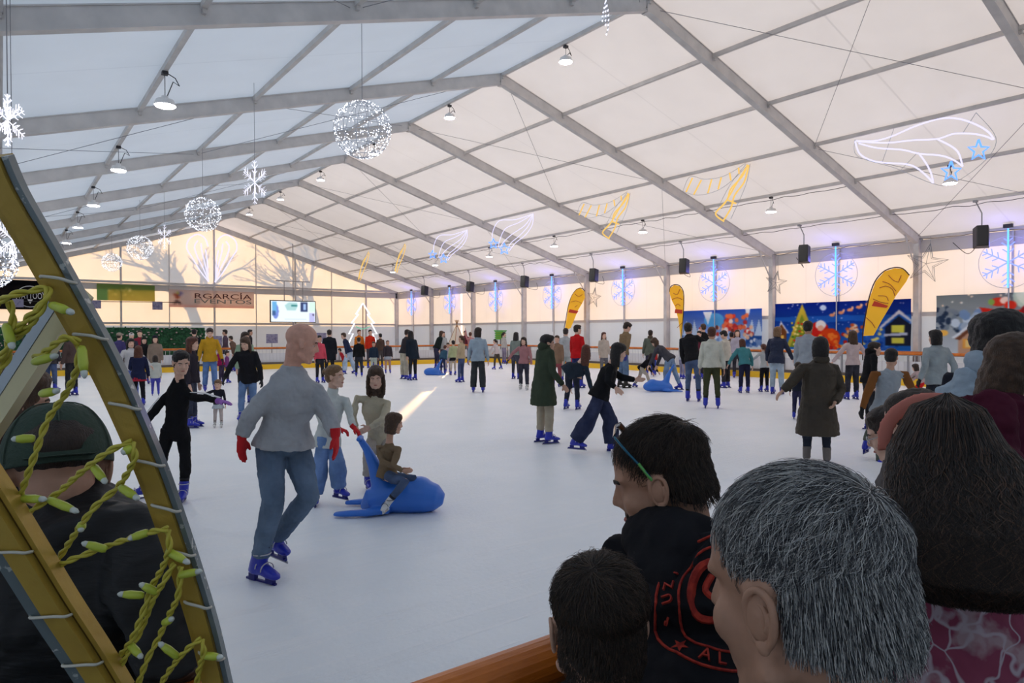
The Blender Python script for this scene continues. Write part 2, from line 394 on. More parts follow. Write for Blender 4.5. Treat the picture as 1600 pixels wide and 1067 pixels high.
for px, py, D, r, lb in ((566, 203, 10.3, .425, 'largest and nearest ball of white lights hung from the roof'), (317, 335, 17.5, .43, 'ball of white lights left of the ridge, second largest'),
                     (219, 387, 24.5, .43, 'ball of white lights between the snowflake and the smallest ball'), (175, 410, 32, .42, 'smallest ball of white lights, low over the far left'),
                     (-24, 410, 8.5, .34, 'ball of white lights cut off by the picture edge behind the gold frame')):
    c = at_d(px, py, D); led_ball(px, py, D, r, roof(c.x)-.15, lb)
def flake_bm(m_, c, R, r, arm=.012, hoop=False):
    """six-armed snowflake in the local XZ plane of R"""
    for k in range(6):
        a = PI/2+k*PI/3; d = R@V(math.cos(a), 0, math.sin(a)); p = R@V(-math.sin(a), 0, math.cos(a))
        m_.tube([c, c+d*r], arm, 6)
        for f, w_ in ((.38, .26), (.62, .3), (.84, .2)):
            for s in (-1, 1): m_.tube([c+d*r*f, c+d*r*(f+w_*.6)+p*s*r*w_*.75], arm*.8, 5)
def hanging_flake(px, py, D, r, lb, sq=1.0):
    c = at_d(px, py, D); t = thing('led_snowflake', lb, 'hanging decoration', tuple(c), 'white snowflake lights hung from the roof')
    m_ = MB()
    for q in range(3):
        R = Matrix.Rotation(q*PI/3+.3, 3, 'Z'); flake_bm(m_, c, R@Matrix.Diagonal((.62,1,1)), r, .010*r if r > .35 else .004)
    m_.build('lights', LEDC, t); m_ = MB(); m_.tube([c+V(0,0,r), V(c.x, c.y, roof(c.x)+.012)], .004, 5); m_.build('hanging_wire', WIRE, t)
hanging_flake(398, 285, 13, .42, 'tall white snowflake light hanging between the two largest light balls')
hanging_flake(257, 370, 22, .40, 'white snowflake light hanging right of the third light ball')
hanging_flake(12, 188, 5.2, .20, 'white snowflake light at the left edge, under the nearest rafters')
hanging_flake(20, 375, 7.2, .30, 'white snowflake light behind the top of the gold frame')
c = at_d(946, -10, 7.6); t = thing('led_icicle', 'glittering strip of white lights hanging at the top edge near the ridge', 'hanging decoration', tuple(c))
m_ = MB(); m2 = MB()
for k in range(3):
    pts = [c+V((k-1)*.025*math.cos(z*9), (k-1)*.03*math.sin(z*7), -z) for z in [j*.05 for j in range(int(10-k*1.4))]]
    m_.tube(pts, .004, 5)
    for p in pts: m2.ell(p, (.010,.010,.012), n=5, m=3); m2.ell(p+V(.015,.01,.02), (.007,.007,.007), n=5, m=3)
m_.build('wire', FRW, t); m2.build('bulbs', LEDC, t)['kind'] = 'stuff'

# ------------------------------------------------------------------ wire-frame light motifs hung under the third purlin of the right slope
def smoothpts(ps, k=5):
    out = []; N = len(ps)
    for i in range(N-1):
        p0, p1, p2, p3 = ps[max(i-1,0)], ps[i], ps[i+1], ps[min(i+2,N-1)]
        for j in range(k):
            t = j/k; out.append(p1*.5*2*.5*0+(p1*2+(p2-p0)*t+(p0*2-p1*5+p2*4-p3)*t*t+(p1*3-p0-p2*3+p3)*t**3)*.5)
    out.append(ps[-1]); return out
def motif(name, label, X, parts, grp, cat='light motif'):
    """parts: (part name, material, radius, [polylines in px])"""
    c = at_X(*parts[0][3][0][0], X); t = thing(name, label, cat, tuple(c), grp)
    for pn, mt, r, pls in parts:
        m_ = MB()
        for pl in pls:
            pts = [at_X(x, y, X) for x, y in pl]
            m_.tube(smoothpts(pts) if len(pl) > 2 and pn != 'star' else pts, r, 5, caps=False)
        m_.build(pn, mt, t)
    return t
def star_px(cx, cy, r, rot=0):
    return [(cx+math.cos(a)*q, cy-math.sin(a)*q) for a, q in [(PI/2+rot+k*PI/5, r if k % 2 == 0 else r*.42) for k in range(11)]]
XM = 6.4
motif('wing_light', 'large white wing shaped light motif with two blue stars, top right under the roof', XM, [
    ('wing_lights', LEDG, .019, [[(1338,220),(1366,220),(1393,213),(1430,197),(1470,185),(1500,186),(1528,196),(1545,207),(1553,218)],
      [(1340,221),(1385,223),(1425,219),(1464,217),(1490,209),(1520,209),(1540,213),(1551,218)], [(1342,224),(1370,231),(1410,234),(1436,240),(1470,243),(1490,250),(1504,260)],
      [(1336,221),(1343,240),(1360,250),(1380,254),(1412,256),(1430,261),(1448,275),(1458,286)], [(1464,217),(1487,229),(1498,240),(1504,260)], [(1436,240),(1448,257),(1455,272),(1458,286)]]),
    ('star', LEDB, .022, [star_px(1529,235,17), star_px(1486,268,16)]),
    ('wire_frame', FRW, .006, [[(1336,218),(1340,244),(1400,263),(1458,287),(1490,286),(1540,250),(1556,215),(1525,176)], [(1397,200),(1378,255)], [(1432,240),(1408,265)], [(1525,176),(1505,207)]])], 'wing shaped lights')
for lb, ox, oy, s in (('white fan shaped light motif with blue tips above the third loudspeaker', 0, 0, 1.0), ('white fan shaped light motif with blue tips, the smaller and farther of the two', -103, 25, .82)):
    f = lambda q: [(833+ox+(x-833)*s, 335+oy+(y-335)*s) for x, y in q]
    motif('wing_light', lb, XM, [('wing_lights', LEDG, .016, [f([(833,334),(805,343),(780,345),(770,362),(769,378)]), f([(833,334),(812,347),(790,357),(781,375),(779,386)]),
        f([(833,334),(820,352),(800,366),(787,378),(781,388)]), f([(833,334),(826,352),(812,368),(798,380),(793,392)]), f([(833,334),(832,350),(822,366),(805,380),(796,392)])]),
        ('star', LEDB, .022, [[(p[0], p[1]) for p in star_px(771+ox-2*(1-s)*9+(62*(1-s)), 381+oy-46*(1-s), 8*s)], star_px(788+ox+45*(1-s), 389+oy-54*(1-s), 9*s)])], 'wing shaped lights')
for lb, ox, oy, s in (('yellow comet shaped light motif with a tail, the nearer of the two large ones', 0, 0, 1.0), ('yellow comet shaped light motif left of the larger comet', -186.5, 45, .80)):
    f = lambda q: [(1168+ox+(x-1168)*s, 256+oy+(y-256)*s) for x, y in q]
    rungs = [[(1072,300),(1082,278)], [(1084,304),(1096,281)], [(1106,302),(1112,280)], [(1122,296),(1127,277)], [(1142,282),(1140,270)], [(1155,272),(1154,262)]]
    motif('comet_light', lb, XM, [('comet_tail', LEDY, .024, [f([(1168,257),(1160,275),(1142,295),(1136,312),(1120,330)]), f([(1170,258),(1163,284),(1148,305),(1142,325),(1130,345)]),
        f([(1166,262),(1150,288),(1143,300),(1132,318),(1118,334),(1131,346)]), f([(1136,312),(1150,318)])]+[f(q) for q in rungs]),
        ('wire_frame', FRW, .007, [f([(1067,299),(1078,276),(1100,280),(1125,277),(1145,268),(1166,254)]), f([(1067,299),(1090,305),(1120,298),(1145,281),(1166,260)]), f([(1172,256),(1165,290),(1142,342)]), f([(1166,256),(1140,290),(1117,335)])])], 'comet shaped lights')
for lb, ox, oy in (('small orange comet light motif near the gable, the right one', 0, 0), ('small orange comet light motif nearest to the gable wall', -57, 12)):
    f = lambda q: [(x+ox, y+oy) for x, y in q]
    motif('comet_light', lb, XM, [('comet_tail', LEDY, .022, [f([(633,381),(627,395),(620,410),(617,425)]), f([(634,383),(631,397),(625,412),(620,426)]), f([(630,388),(623,400),(618,424)])]),
        ('wire_frame', FRW, .009, [f([(601,389),(612,384),(625,390),(632,381)]), f([(601,389),(606,398),(620,398),(632,385)])])], 'comet shaped lights')
# pair of wings on the gable
def motifY(name, label, Y, parts, cat='light motif', grp=None):
    c = at_Y(*parts[0][3][0][0], Y); t = thing(name, label, cat, tuple(c), grp)
    for pn, mt, r, pls in parts:
        m_ = MB()
        for pl in pls:
            pts = [at_Y(x, y, Y) for x, y in pl]; m_.tube(smoothpts(pts) if pn != 'star' else pts, r, 5, caps=False)
        m_.build(pn, mt, t)
    return t
wl = [[(326,440),(314,425),(300,402),(292,388),(295,374),(308,366),(320,372),(325,385)], [(326,440),(317,418),(308,400),(304,385),(309,376)], [(326,440),(321,415),(316,395),(314,380)], [(325,440),(324,410),(321,390)]]
motifY('wing_pair_light', 'pair of glowing angel wing lights high on the gable wall', YB-.6, [('left_wing', LEDG, .035, wl), ('right_wing', LEDG, .035, [[(662-x, y+1) for x, y in q] for q in wl])])
# christmas tree outline
tr = [(567,474),(556,491),(560,491),(549,505),(554,505),(545,522),(552,521),(543,540)]
motifY('tree_light', 'christmas tree outline of white lights standing before the gable corner', YB-1.6, [('star', glow('led_cool', (.85,.9,1), 1.5), .05, [tr, [(1134-x, y) for x, y in tr]]),
    ('garland', glow('led_green', (.25,.75,.5), .8), .03, [[(556,510),(567,514),(578,510)], [(553,530),(567,534),(581,530)]]), ('trunk', mat('brown_trunk', (.2,.1,.05), .8), .03, [[(567,476),(567,520),(567,561.5)]])])
# blue snowflake wheels on the right wall
def wheel(y, z, lb, s=1.0):
    x = W-.32; c = V(x, y, z); t = thing('snowflake_light', lb, 'light motif', tuple(c), 'blue snowflake wheels on the long wall')
    R = Matrix.Rotation(PI/2, 3, 'Z'); m_ = MB()
    m_.tube([c+V(0, math.cos(u), math.sin(u))*.73*s for u in [2*PI*j/32 for j in range(33)]], .008, 5, caps=False)
    m_.bar(c+V(.05,0,.78*s), c+V(.05,0,-1.9), .03, .03, up=(1,0,0)); m_.build('hoop', FRW, t)
    m_ = MB(); flake_bm(m_, c, R, .70*s, .019); m_.build('snowflake_arms', glow('led_ice', (.20,.27,1), 1.9), t)
    m_ = MB(); m_.bar(c+V(-.02,0,-.72*s), c+V(-.02,0,.95*s), .038, .02, up=(1,0,0)); m_.build('light_strip', glow('led_strip', (.10,.35,1), 2.6), t)
    m_ = MB(); m_.box(c+V(-.02,0,1.02*s), (.10,.22,.10)); m_.build('driver_box', DARKMETAL, t)
for i, y in enumerate([6.95, 11.9, 16.85, 21.8, 26.8, 31.8, 36.8, 41.8]):
    wheel(y, 3.58, 'blue glowing snowflake wheel on the long wall, %s nearest' % ORD[i])
    ld = bpy.data.lights.new('blue_glow', 'POINT'); lo = bpy.data.objects.new('blue_glow', ld); COL.objects.link(lo)
    ld.energy = 16; ld.color = (.22, .2, 1); ld.shadow_soft_size = .15; lo.location = (W-.75, y, 4.05)
# unlit star outlines on the wall
def wire_star(px, py, r, lb):
    c = at_X(px, py, W-.3); t = thing('wire_star', lb, 'decoration', tuple(c)); m_ = MB()
    P = [c+V(0, math.cos(a)*q, math.sin(a)*q) for a, q in [(PI/2+.2+k*PI/5, r if k % 2 == 0 else r*.4) for k in range(11)]]
    m_.tube(P, .012, 5); m_.tube([c+(p-c)*.8 for p in P], .008, 5)
    for k in range(0, 10, 2): m_.tube([c, P[k]], .007, 5)
    m_.tube([P[0], V(c.x, P[0].y, HE-.05)], .006, 5)
    m_.build('star_frame', mat('grey_wire', (.30,.31,.32), .5, .3), t)
wire_star(1447, 412, .62, 'unlit grey wire star on the wall right of the tall yellow flag'); wire_star(928, 465, .5, 'unlit grey wire star between the two farther yellow flags')
wire_star(1212, 442, .45, 'unlit pale wire star beside the column left of the blue night poster')
# ------------------------------------------------------------------ loudspeakers
def speaker(px, py, lb, s=1.0):
    c = at_X(px, py, 10.46); top = roof(10.46)-.1; y = c.y
    t = thing('loudspeaker', lb, 'loudspeaker', tuple(c), 'black loudspeakers hung along the right side')
    R = Matrix.Rotation(math.radians(115), 3, 'Z')@Matrix.Rotation(.12, 3, 'X')
    m_ = MB(); hw, hd, hh = .19*s, .17*s, .28*s
    vs = [V(a*hw*(1 if b < 0 else .7), b*hd, e*hh) for a, b, e in ((-1,-1,-1),(1,-1,-1),(1,1,-1),(-1,1,-1),(-1,-1,1),(1,-1,1),(1,1,1),(-1,1,1))]
    m_.add([c+R@v for v in vs], [(0,3,2,1),(4,5,6,7),(0,1,5,4),(1,2,6,5),(2,3,7,6),(3,0,4,7)]); o = m_.build('cabinet', BLACKP, t)
    bv = o.modifiers.new('b', 'BEVEL'); bv.width = .02; bv.segments = 2
    m_ = MB(); m_.box(c+R@V(0,-hd-.004,-.03), (hw*1.7, .012, hh*1.65), R); m_.build('grille', mat('speaker_grille', (.03,.03,.032), .7, .2, bump=(200, .5)), t)
    m_ = MB(); m_.disc(c+R@V(0,-hd-.012,-.21*s), R@V(0,-1,0), .018); m_.build('badge', mat('badge_silver', (.5,.5,.5), .3, .8), t)
    m_ = MB(); m_.tube([c+V(0,0,hh-.02), c+V(0,0,hh+.35*s), V(10.46, y+.15, top)], .017, 7); m_.box((10.46, y+.15, top), (.1,.1,.06)); m_.build('bracket', GREYP, t)
    m_ = MB(); m_.tube(smoothpts([c+V(0,.1,0), c+V(.4,.3,-.25), V(12.0, y+.9, 3.9), V(12.4, y+1.4, 4.3)]), .01, 5); m_.build('cable', CABLE, t)
for i, (px, py) in enumerate([(1534,370),(1256,397),(1068,416),(927,430),(819,440),(734,448),(663,454)]):
    speaker(px, py, 'black loudspeaker on a pole under the right slope, %s nearest' % ORD[i])
# cables sagging along the purlins of the right slope
for X, n0, lb in ((10.46, 2, 'thin black cable sagging along the purlin that carries the loudspeakers'), (12.3, 2, 'thin black cable with hooks running along the eave of the poster wall'), (8.37, 3, 'thin black cable along the purlin with the right row of lamps')):
    pts = []
    for k in range(n0, len(YF)-1):
        R_ = random.Random(k*7+int(X))
        for j in range(12): pts.append(V(X+.07, YF[k]+BAY*j/12, roof(X)-.14-.06*abs(math.sin(j*1.3+k))*R_.uniform(.3, 1.2)))
    tag(wire('power_cable', smoothpts(pts, 3), .009, CABLE), lb, 'cable')
# ------------------------------------------------------------------ printed banners and posters
class Paint:
    def __init__(s, w, h, col):
        s.w, s.h = w, h; s.a = np.zeros((h, w, 3)); s.a[:] = col; s.y, s.x = np.mgrid[0:h, 0:w]; s.x = (s.x+.5)/w; s.y = 1-(s.y+.5)/h
    def grad(s, c0, c1):
        t = s.y[..., None]; s.a = np.array(c0)*(1-t)+np.array(c1)*t
    def mask(s, m, c, k=1.0):
        s.a[m] = s.a[m]*(1-k)+np.array(c)*k
    def ell(s, cx, cy, rx, ry, c, k=1.0): s.mask(((s.x-cx)/rx)**2+((s.y-cy)/ry)**2 < 1, c, k)
    def rect(s, x0, y0, x1, y1, c, k=1.0): s.mask((s.x > x0) & (s.x < x1) & (s.y > y0) & (s.y < y1), c, k)
    def poly(s, P, c, k=1.0):
        m = np.zeros((s.h, s.w), bool); n = len(P)
        for i in range(n):
            (x0, y0), (x1, y1) = P[i], P[(i+1) % n]
            if y0 == y1: continue
            m ^= ((s.y > min(y0, y1)) & (s.y <= max(y0, y1)) & (s.x < x0+(s.y-y0)*(x1-x0)/(y1-y0)))
        s.mask(m, c, k)
    def dots(s, n, x0, y0, x1, y1, r, cols, seed=1, asp=2.5):
        R_ = random.Random(seed)
        for i in range(n): s.ell(R_.uniform(x0, x1), R_.uniform(y0, y1), r, r*asp, R_.choice(cols))
def paint_mat():
    m = bpy.data.materials.new('printed_cloth'); m.use_nodes = True; n = m.node_tree.nodes; l = m.node_tree.links
    n.remove(n['Principled BSDF']); a = n.new('ShaderNodeAttribute'); a.attribute_name = 'print'
    d = n.new('ShaderNodeBsdfDiffuse'); t = n.new('ShaderNodeBsdfTranslucent'); s = n.new('ShaderNodeAddShader')
    v1 = n.new('ShaderNodeVectorMath'); v1.operation = 'SCALE'; v1.inputs['Scale'].default_value = .75; l.new(a.outputs['Color'], v1.inputs[0]); l.new(v1.outputs[0], d.inputs[0])
    v2 = n.new('ShaderNodeVectorMath'); v2.operation = 'SCALE'; v2.inputs['Scale'].default_value = .42; l.new(a.outputs['Color'], v2.inputs[0]); l.new(v2.outputs[0], t.inputs[0])
    l.new(d.outputs[0], s.inputs[0]); l.new(t.outputs[0], s.inputs[1]); l.new(s.outputs[0], n['Material Output'].inputs[0]); return m
PRINT = paint_mat()
def printed(name, P, corner, ux, uy, parent=None, wav=.02, matl=None):
    """cloth grid; corner = lower left, ux / uy = edge vectors; one colour per small face"""
    for _ in range(2):
        q = np.pad(P.a, ((1,1),(1,1),(0,0)), 'edge'); P.a = (q[:-2,1:-1]+q[2:,1:-1]+q[1:-1,:-2]+q[1:-1,2:]+2*q[1:-1,1:-1])/6
    h, w = P.h, P.w; nrm = Vector(ux).cross(Vector(uy)).normalized(); vs = []
    for j in range(h+1):
        for i in range(w+1):
            u, v = i/w, 1-j/h; vs.append(Vector(corner)+Vector(ux)*u+Vector(uy)*v+nrm*wav*math.sin(u*17+v*3)*math.sin(v*5+u*4))
    fs = [(j*(w+1)+i, (j+1)*(w+1)+i, (j+1)*(w+1)+i+1, j*(w+1)+i+1) for j in range(h) for i in range(w)]
    mb = MB(); mb.add(vs, fs); o = mb.build(name, matl or PRINT, parent)
    ca = o.data.color_attributes.new('print', 'FLOAT_COLOR', 'CORNER')
    c = np.ones((h*w, 4, 4)); q = P.a.reshape(-1, 3)/255.0; q = np.where(q <= .04045, q/12.92, ((q+.055)/1.055)**2.4); c[:, :, :3] = q[:, None, :]
    ca.data.foreach_set('color', c.reshape(-1)); return o
XP = W-.16
def poster(name, label, P, px0, px1, ytop0, ytop1, zb, sag=0):
    a = at_X(px0, ytop0, XP); b = at_X(px1, ytop1, XP)   # left and right top corners in the photo
    A = V(XP, a.y, zb); t = tag(printed(name, P, A, (0, b.y-a.y, 0), (0, 0, a.z-zb), wav=.03), label, 'poster', 'christmas posters on the long wall'); return t
# poster 1: snowy village with a crowd in red and white
P = Paint(150, 70, (70,110,190)); P.grad((200,220,240), (40,80,180))
for x in (.06, .17, .88, .96): P.poly([(x-.09,.05),(x+.09,.05),(x,.75)], (40,80,150)); P.poly([(x-.05,.3),(x+.05,.3),(x,.75)], (190,210,235))
P.ell(.42,.72,.13,.2,(90,170,225)); P.poly([(.28,.95),(.34,.6),(.40,.95)], (225,235,245)); P.poly([(.80,1),(.83,.72),(.86,1)], (225,235,245))
P.dots(50,.22,.25,.9,.55,.022,[(220,60,50),(240,235,230),(200,70,60),(235,190,160),(120,60,50)],3)
P.dots(26,.55,.45,.85,.85,.024,[(225,70,55),(240,225,220),(235,120,80),(190,60,60)],4); P.dots(60,0,0,1,.25,.02,[(220,230,245),(120,150,200),(60,100,170)],5)
poster('poster', 'pale blue snowy village poster with figures in red, behind the man in the cream sweater', P, 1066, 1191, 486, 478, 1.05)
# poster 2: night sky, lit tree, sacks and a reindeer team
P = Paint(190, 90, (20,40,120)); P.grad((40,110,200), (15,35,130)); P.poly([(0,.62),(.3,.55),(.6,.6),(1,.5),(1,.7),(.5,.72),(0,.7)], (45,120,215), .6)
P.ell(.39,.88,.025,.06,(190,215,245)); P.dots(40,0,.5,1,1,.004,[(220,230,255)],8)
P.poly([(.10,.05),(.36,.05),(.225,.98)], (200,180,60)); P.poly([(.13,.05),(.33,.05),(.225,.75)], (130,150,50)); P.dots(45,.14,.06,.31,.6,.010,[(225,60,40),(240,200,60),(250,230,150),(60,120,50)],9)
P.poly([(.02,.3),(.05,.62),(.12,.35)], (225,230,240)); P.poly([(.03,.05),(.03,.42),(.055,.55),(.10,.38),(.10,.05)], (120,70,40)); P.rect(.05,.15,.08,.3,(250,200,90))
P.ell(.36,.42,.07,.18,(205,40,35)); P.ell(.37,.52,.04,.10,(240,235,230)); P.ell(.37,.45,.025,.06,(230,180,150)); P.ell(.44,.25,.08,.2,(215,70,30)); P.dots(40,.33,.02,.62,.32,.016,[(225,70,35),(240,130,50),(190,40,30),(250,190,80)],10)
for k in range(5): x = .46+k*.065; P.ell(x,.72+k*.05,.022,.035,(225,150,110)); P.ell(x+.018,.76+k*.05,.009,.03,(235,190,150))
P.dots(16,.55,.3,.68,.55,.014,[(235,170,120),(240,220,190),(200,90,50)],11); P.poly([(.7,0),(.7,.3),(.8,.45),(.9,.35),(.9,0)], (50,100,190))
P.dots(40,.68,.05,.92,.5,.012,[(70,140,220),(30,70,160),(240,225,130)],12); P.poly([(.83,.1),(.83,.45),(.92,.68),(1,.5),(1,.1)], (35,40,60)); P.poly([(.80,.42),(.92,.72),(1.02,.5),(1.02,.56),(.92,.8),(.79,.46)], (210,220,240))
P.rect(.875,.36,.96,.5,(225,225,90)); P.rect(.875,.14,.96,.26,(225,225,90)); P.poly([(.82,.28),(.98,.30),(.98,.36),(.82,.33)], (190,200,225))
poster('poster', 'deep blue night poster with a golden lit christmas tree and flying reindeer', P, 1211, 1424, 475, 463, 1.02)
# poster 3: sleigh over a timber house in the snow
P = Paint(190, 100, (120,140,150)); P.grad((205,215,225), (105,118,125)); P.ell(.62,.95,.16,.26,(180,205,195)); P.ell(.60,.97,.12,.2,(205,222,212))
P.dots(30,0,.6,1,1,.006,[(225,230,230),(240,215,190)],14); P.dots(40,.0,.4,.14,.8,.016,[(60,75,95),(120,135,150),(45,60,85)],15); P.dots(14,.12,.45,.34,.7,.03,[(165,185,205),(200,215,230),(120,150,190)],16)
P.poly([(.30,.62),(.55,.60),(.60,.80),(.5,.72),(.36,.74),(.27,.78)], (200,45,35)); P.ell(.38,.86,.05,.07,(195,60,45)); P.ell(.34,.86,.02,.05,(120,160,80)); P.ell(.42,.88,.03,.06,(235,215,205)); P.ell(.45,.80,.035,.07,(215,60,45)); P.ell(.54,.72,.03,.07,(150,35,40))
P.dots(10,.74,.78,.98,.95,.018,[(150,60,50),(190,70,60)],17)
P.poly([(.10,.28),(.28,.66),(.52,.30),(.49,.26),(.28,.56),(.14,.25)], (225,232,240)); P.poly([(.14,.0),(.14,.28),(.28,.56),(.49,.28),(.49,0)], (200,160,135)); P.poly([(.12,.26),(.28,.60),(.50,.28),(.48,.25),(.28,.54),(.15,.24)], (120,75,55))
P.rect(.17,.10,.25,.26,(235,170,80)); P.rect(.185,.12,.235,.24,(250,215,140)); P.ell(.335,.2,.035,.08,(140,70,60)); P.ell(.335,.2,.02,.05,(205,160,120)); P.rect(.24,.34,.31,.44,(225,205,140)); P.ell(.05,.36,.03,.05,(245,190,90))
P.poly([(.5,0),(.55,.35),(.75,.45),(1,.35),(1,0)], (205,218,232)); P.dots(20,.5,.0,.9,.3,.02,[(185,60,50),(215,225,235),(150,170,190)],18)
b3 = at_X(1463, 462, XP)
o = printed('poster', P, V(XP, b3.y, .95), (0, -4.25, 0), (0, 0, b3.z-.95), wav=.03)
tag(o, 'grey snowy poster with a red sleigh flying over a timber house', 'poster', 'christmas posters on the long wall')

# ------------------------------------------------------------------ feather flags
def flag(label, poleX, base, outline, pole, bands, letters):
    """outline and pole in px, laid on a vertical cloth at the pole's own distance"""
    b0 = at_X(base[0], base[1], poleX); D = (b0-CP).dot(F)
    P_ = lambda q, k=0: at_X(q[0], q[1], poleX-k)
    t = thing('feather_flag', label, 'flag', (b0.x, b0.y, 0), 'yellow feather flags along the long wall')
    m_ = MB(); pts = smoothpts([V(b0.x, b0.y, 0)]+[P_(q) for q in pole]); m_.tube(pts, .018, 7); m_.build('pole', mat('dark_brown_sleeve', (.035,.015,.012), .6), t)
    m_ = MB(); m_.tube([V(b0.x, b0.y, 0), V(b0.x, b0.y, .05)], [.25, .2], 16); m_.build('foot_plate', DARKMETAL, t)
    m_ = MB(); m_.add([P_(q) for q in outline]+[P_(q, .008) for q in outline], [tuple(range(len(outline))), tuple(range(2*len(outline)-1, len(outline)-1, -1))])
    m_.build('banner_cloth', MATS.get('flag_yellow') or cloth2('flag_yellow', (.95,.62,.06)), t)
    for nm, cl, q in bands:
        m_ = MB(); m_.add([P_(z, .02) for z in q], [tuple(range(len(q)))]); m_.build(nm, cloth2(nm+'_cloth', cl), t)
    m_ = MB()
    for q in letters: m_.tube(smoothpts([P_(z, .022) for z in q]), .012, 5)
    m_.build('lettering', mat('flag_lettering', (.42,.16,.04), .7), t)
def cloth2(name, col):
    if name in MATS: return MATS[name]
    m = bpy.data.materials.new(name); m.use_nodes = True; n = m.node_tree.nodes; l = m.node_tree.links; n.remove(n['Principled BSDF'])
    d = n.new('ShaderNodeBsdfDiffuse'); t = n.new('ShaderNodeBsdfTranslucent'); s = n.new('ShaderNodeAddShader')
    d.inputs[0].default_value = (*[c*.8 for c in col], 1); t.inputs[0].default_value = (*[c*.35 for c in col], 1)
    l.new(d.outputs[0], s.inputs[0]); l.new(t.outputs[0], s.inputs[1]); l.new(s.outputs[0], n['Material Output'].inputs[0]); MATS[name] = m; return m
flag('tall yellow feather flag leaning right beside the night poster', 11.75, (1349,525), [(1349,525),(1353,495),(1359,465),(1368,440),(1382,424),(1398,419),(1411,420),(1421,430),(1416,440),(1400,462),(1390,480),(1378,500),(1365,524)],
     [(1348,522),(1352,495),(1358,465),(1367,440),(1381,424),(1398,418),(1411,420),(1421,430)],
     [('red_panel', (.55,.08,.05), [(1362,478),(1366,470),(1388,478),(1385,481)])], [[(1388,430),(1396,438),(1404,441)], [(1408,430),(1404,440)], [(1379,440),(1390,444),(1400,455)], [(1374,450),(1384,447),(1394,452),(1398,462)], [(1372,462),(1384,463),(1388,470)], [(1364,467),(1376,472),(1388,474)], [(1353,496),(1362,504),(1367,512)]])
flag('yellow feather flag upright by the column, left of the pale blue poster', 11.75, (1064,532), [(1064,532),(1060,500),(1055,480),(1050,470),(1046,458),(1047,450),(1054,445),(1062,447),(1067,455),(1068,465),(1068,490),(1066,520)],
     [(1064,530),(1067,500),(1068.5,470),(1067.5,455),(1062,446.5),(1055,444.5),(1048,448),(1046,456)], [('red_panel', (.60,.22,.06), [(1054,489),(1055,483),(1066,484),(1066,490)])],
     [[(1052,458),(1058,460),(1062,452)], [(1050,468),(1058,465),(1066,468)], [(1055,478),(1059,475),(1063,478)], [(1058,512),(1066,504)]])
flag('yellow feather flag farthest away, behind the person in grey', 11.75, (882,522), [(882,518),(885,500),(888,480),(893,462),(900,452),(907,450),(913,455),(914,465),(909,475),(903,485),(897,500),(892,512)],
     [(881,520),(884,500),(888,478),(893,463),(900,453),(908,450),(914,455)], [('red_panel', (.60,.25,.08), [(888,488),(890,483),(904,486),(901,490)])], [[(892,472),(900,470),(909,474)], [(898,480),(902,477)], [(898,459),(904,463),(910,460)]])

# ------------------------------------------------------------------ signs on the gable
def text(body, name, parent, loc, size, m, rotz=0, width=None, ext=.004, R=None):
    cu = bpy.data.curves.new(name, 'FONT'); cu.body = body; cu.size = size; cu.extrude = ext; cu.align_x = 'CENTER'; cu.align_y = 'CENTER'
    cu.materials.append(m); o = bpy.data.objects.new(name, cu); COL.objects.link(o)
    off = Vector(parent.location) if parent else V(0,0,0)
    o.parent = parent; o.location = Vector(loc)-off
    o.rotation_euler = R.to_euler() if R else (PI/2, 0, rotz)
    bpy.context.view_layer.update(); dx = o.dimensions.x
    me = bpy.data.meshes.new_from_object(o.evaluated_get(bpy.context.evaluated_depsgraph_get())); me.materials.clear(); me.materials.append(m)
    q = bpy.data.objects.new(name, me); COL.objects.link(q); q.parent = parent; q.location = o.location; q.rotation_euler = o.rotation_euler
    if width: q.scale = (width/max(dx, .001), 1, 1)
    bpy.data.objects.remove(o); q.name = name
    return q
INK = mat('dark_red_ink', (.09,.02,.02), .7); INKG = mat('grey_green_ink', (.17,.20,.19), .7); WINK = mat('white_ink', (.8,.8,.8), .7)
YS = YB-.19
def board(name, label, a, b, P, Y=YS, wav=.01, cat='banner', thick=None):
    p = at_Y(*a, Y); q = at_Y(*b, Y); t = thing(name, label, cat, ((p.x+q.x)/2, Y, (p.z+q.z)/2))
    printed('printed_sheet', P, V(p.x, Y, q.z), (q.x-p.x, 0, 0), (0, 0, p.z-q.z), t, wav); return t, p, q
P = Paint(60, 20, (200,178,170)); P.rect(0,0,1,.14,(205,160,150)); P.ell(.09,.55,.018,.12,(150,90,50)); P.poly([(.04,.8),(.08,.45),(.12,.5),(.10,.72)], (150,80,60)); P.poly([(.09,.7),(.12,.92),(.15,.8),(.12,.6)], (95,90,160)); P.poly([(.08,.9),(.1,.6),(.12,.85)], (175,170,80)); P.poly([(.08,.45),(.10,.4),(.14,.15),(.13,.13),(.09,.3),(.07,.15),(.05,.15)], (60,40,45))
t, p, q = board('company_banner', 'pale pink company banner reading RGARCÍA EVENTOS on the gable', (264,452), (397,482), P)
cx = (p.x+q.x)/2; h = p.z-q.z; w_ = q.x-p.x
text('RGARCIA', 'lettering', t, (p.x+w_*.62, YS-.04, q.z+h*.66), h*.42, INK, width=w_*.68)
m_ = MB(); m_.bar((p.x+w_*.826, YS-.04, q.z+h*.83), (p.x+w_*.842, YS-.04, q.z+h*.91), .01, .06, up=(1,0,0)); m_.build('accent_mark', INK, t)
text('EVENTOS', 'lettering', t, (p.x+w_*.62, YS-.04, q.z+h*.36), h*.34, INKG, width=w_*.68)
P = Paint(40, 20, (22,22,26)); t, p, q = board('tattoo_banner', 'black banner with white TATTOO lettering at the far left', (-20,436), (72,484), P)
w_ = q.x-p.x; h = p.z-q.z; m_ = MB(); c = V(p.x+w_*.72, YS-.03, q.z+h*.45)
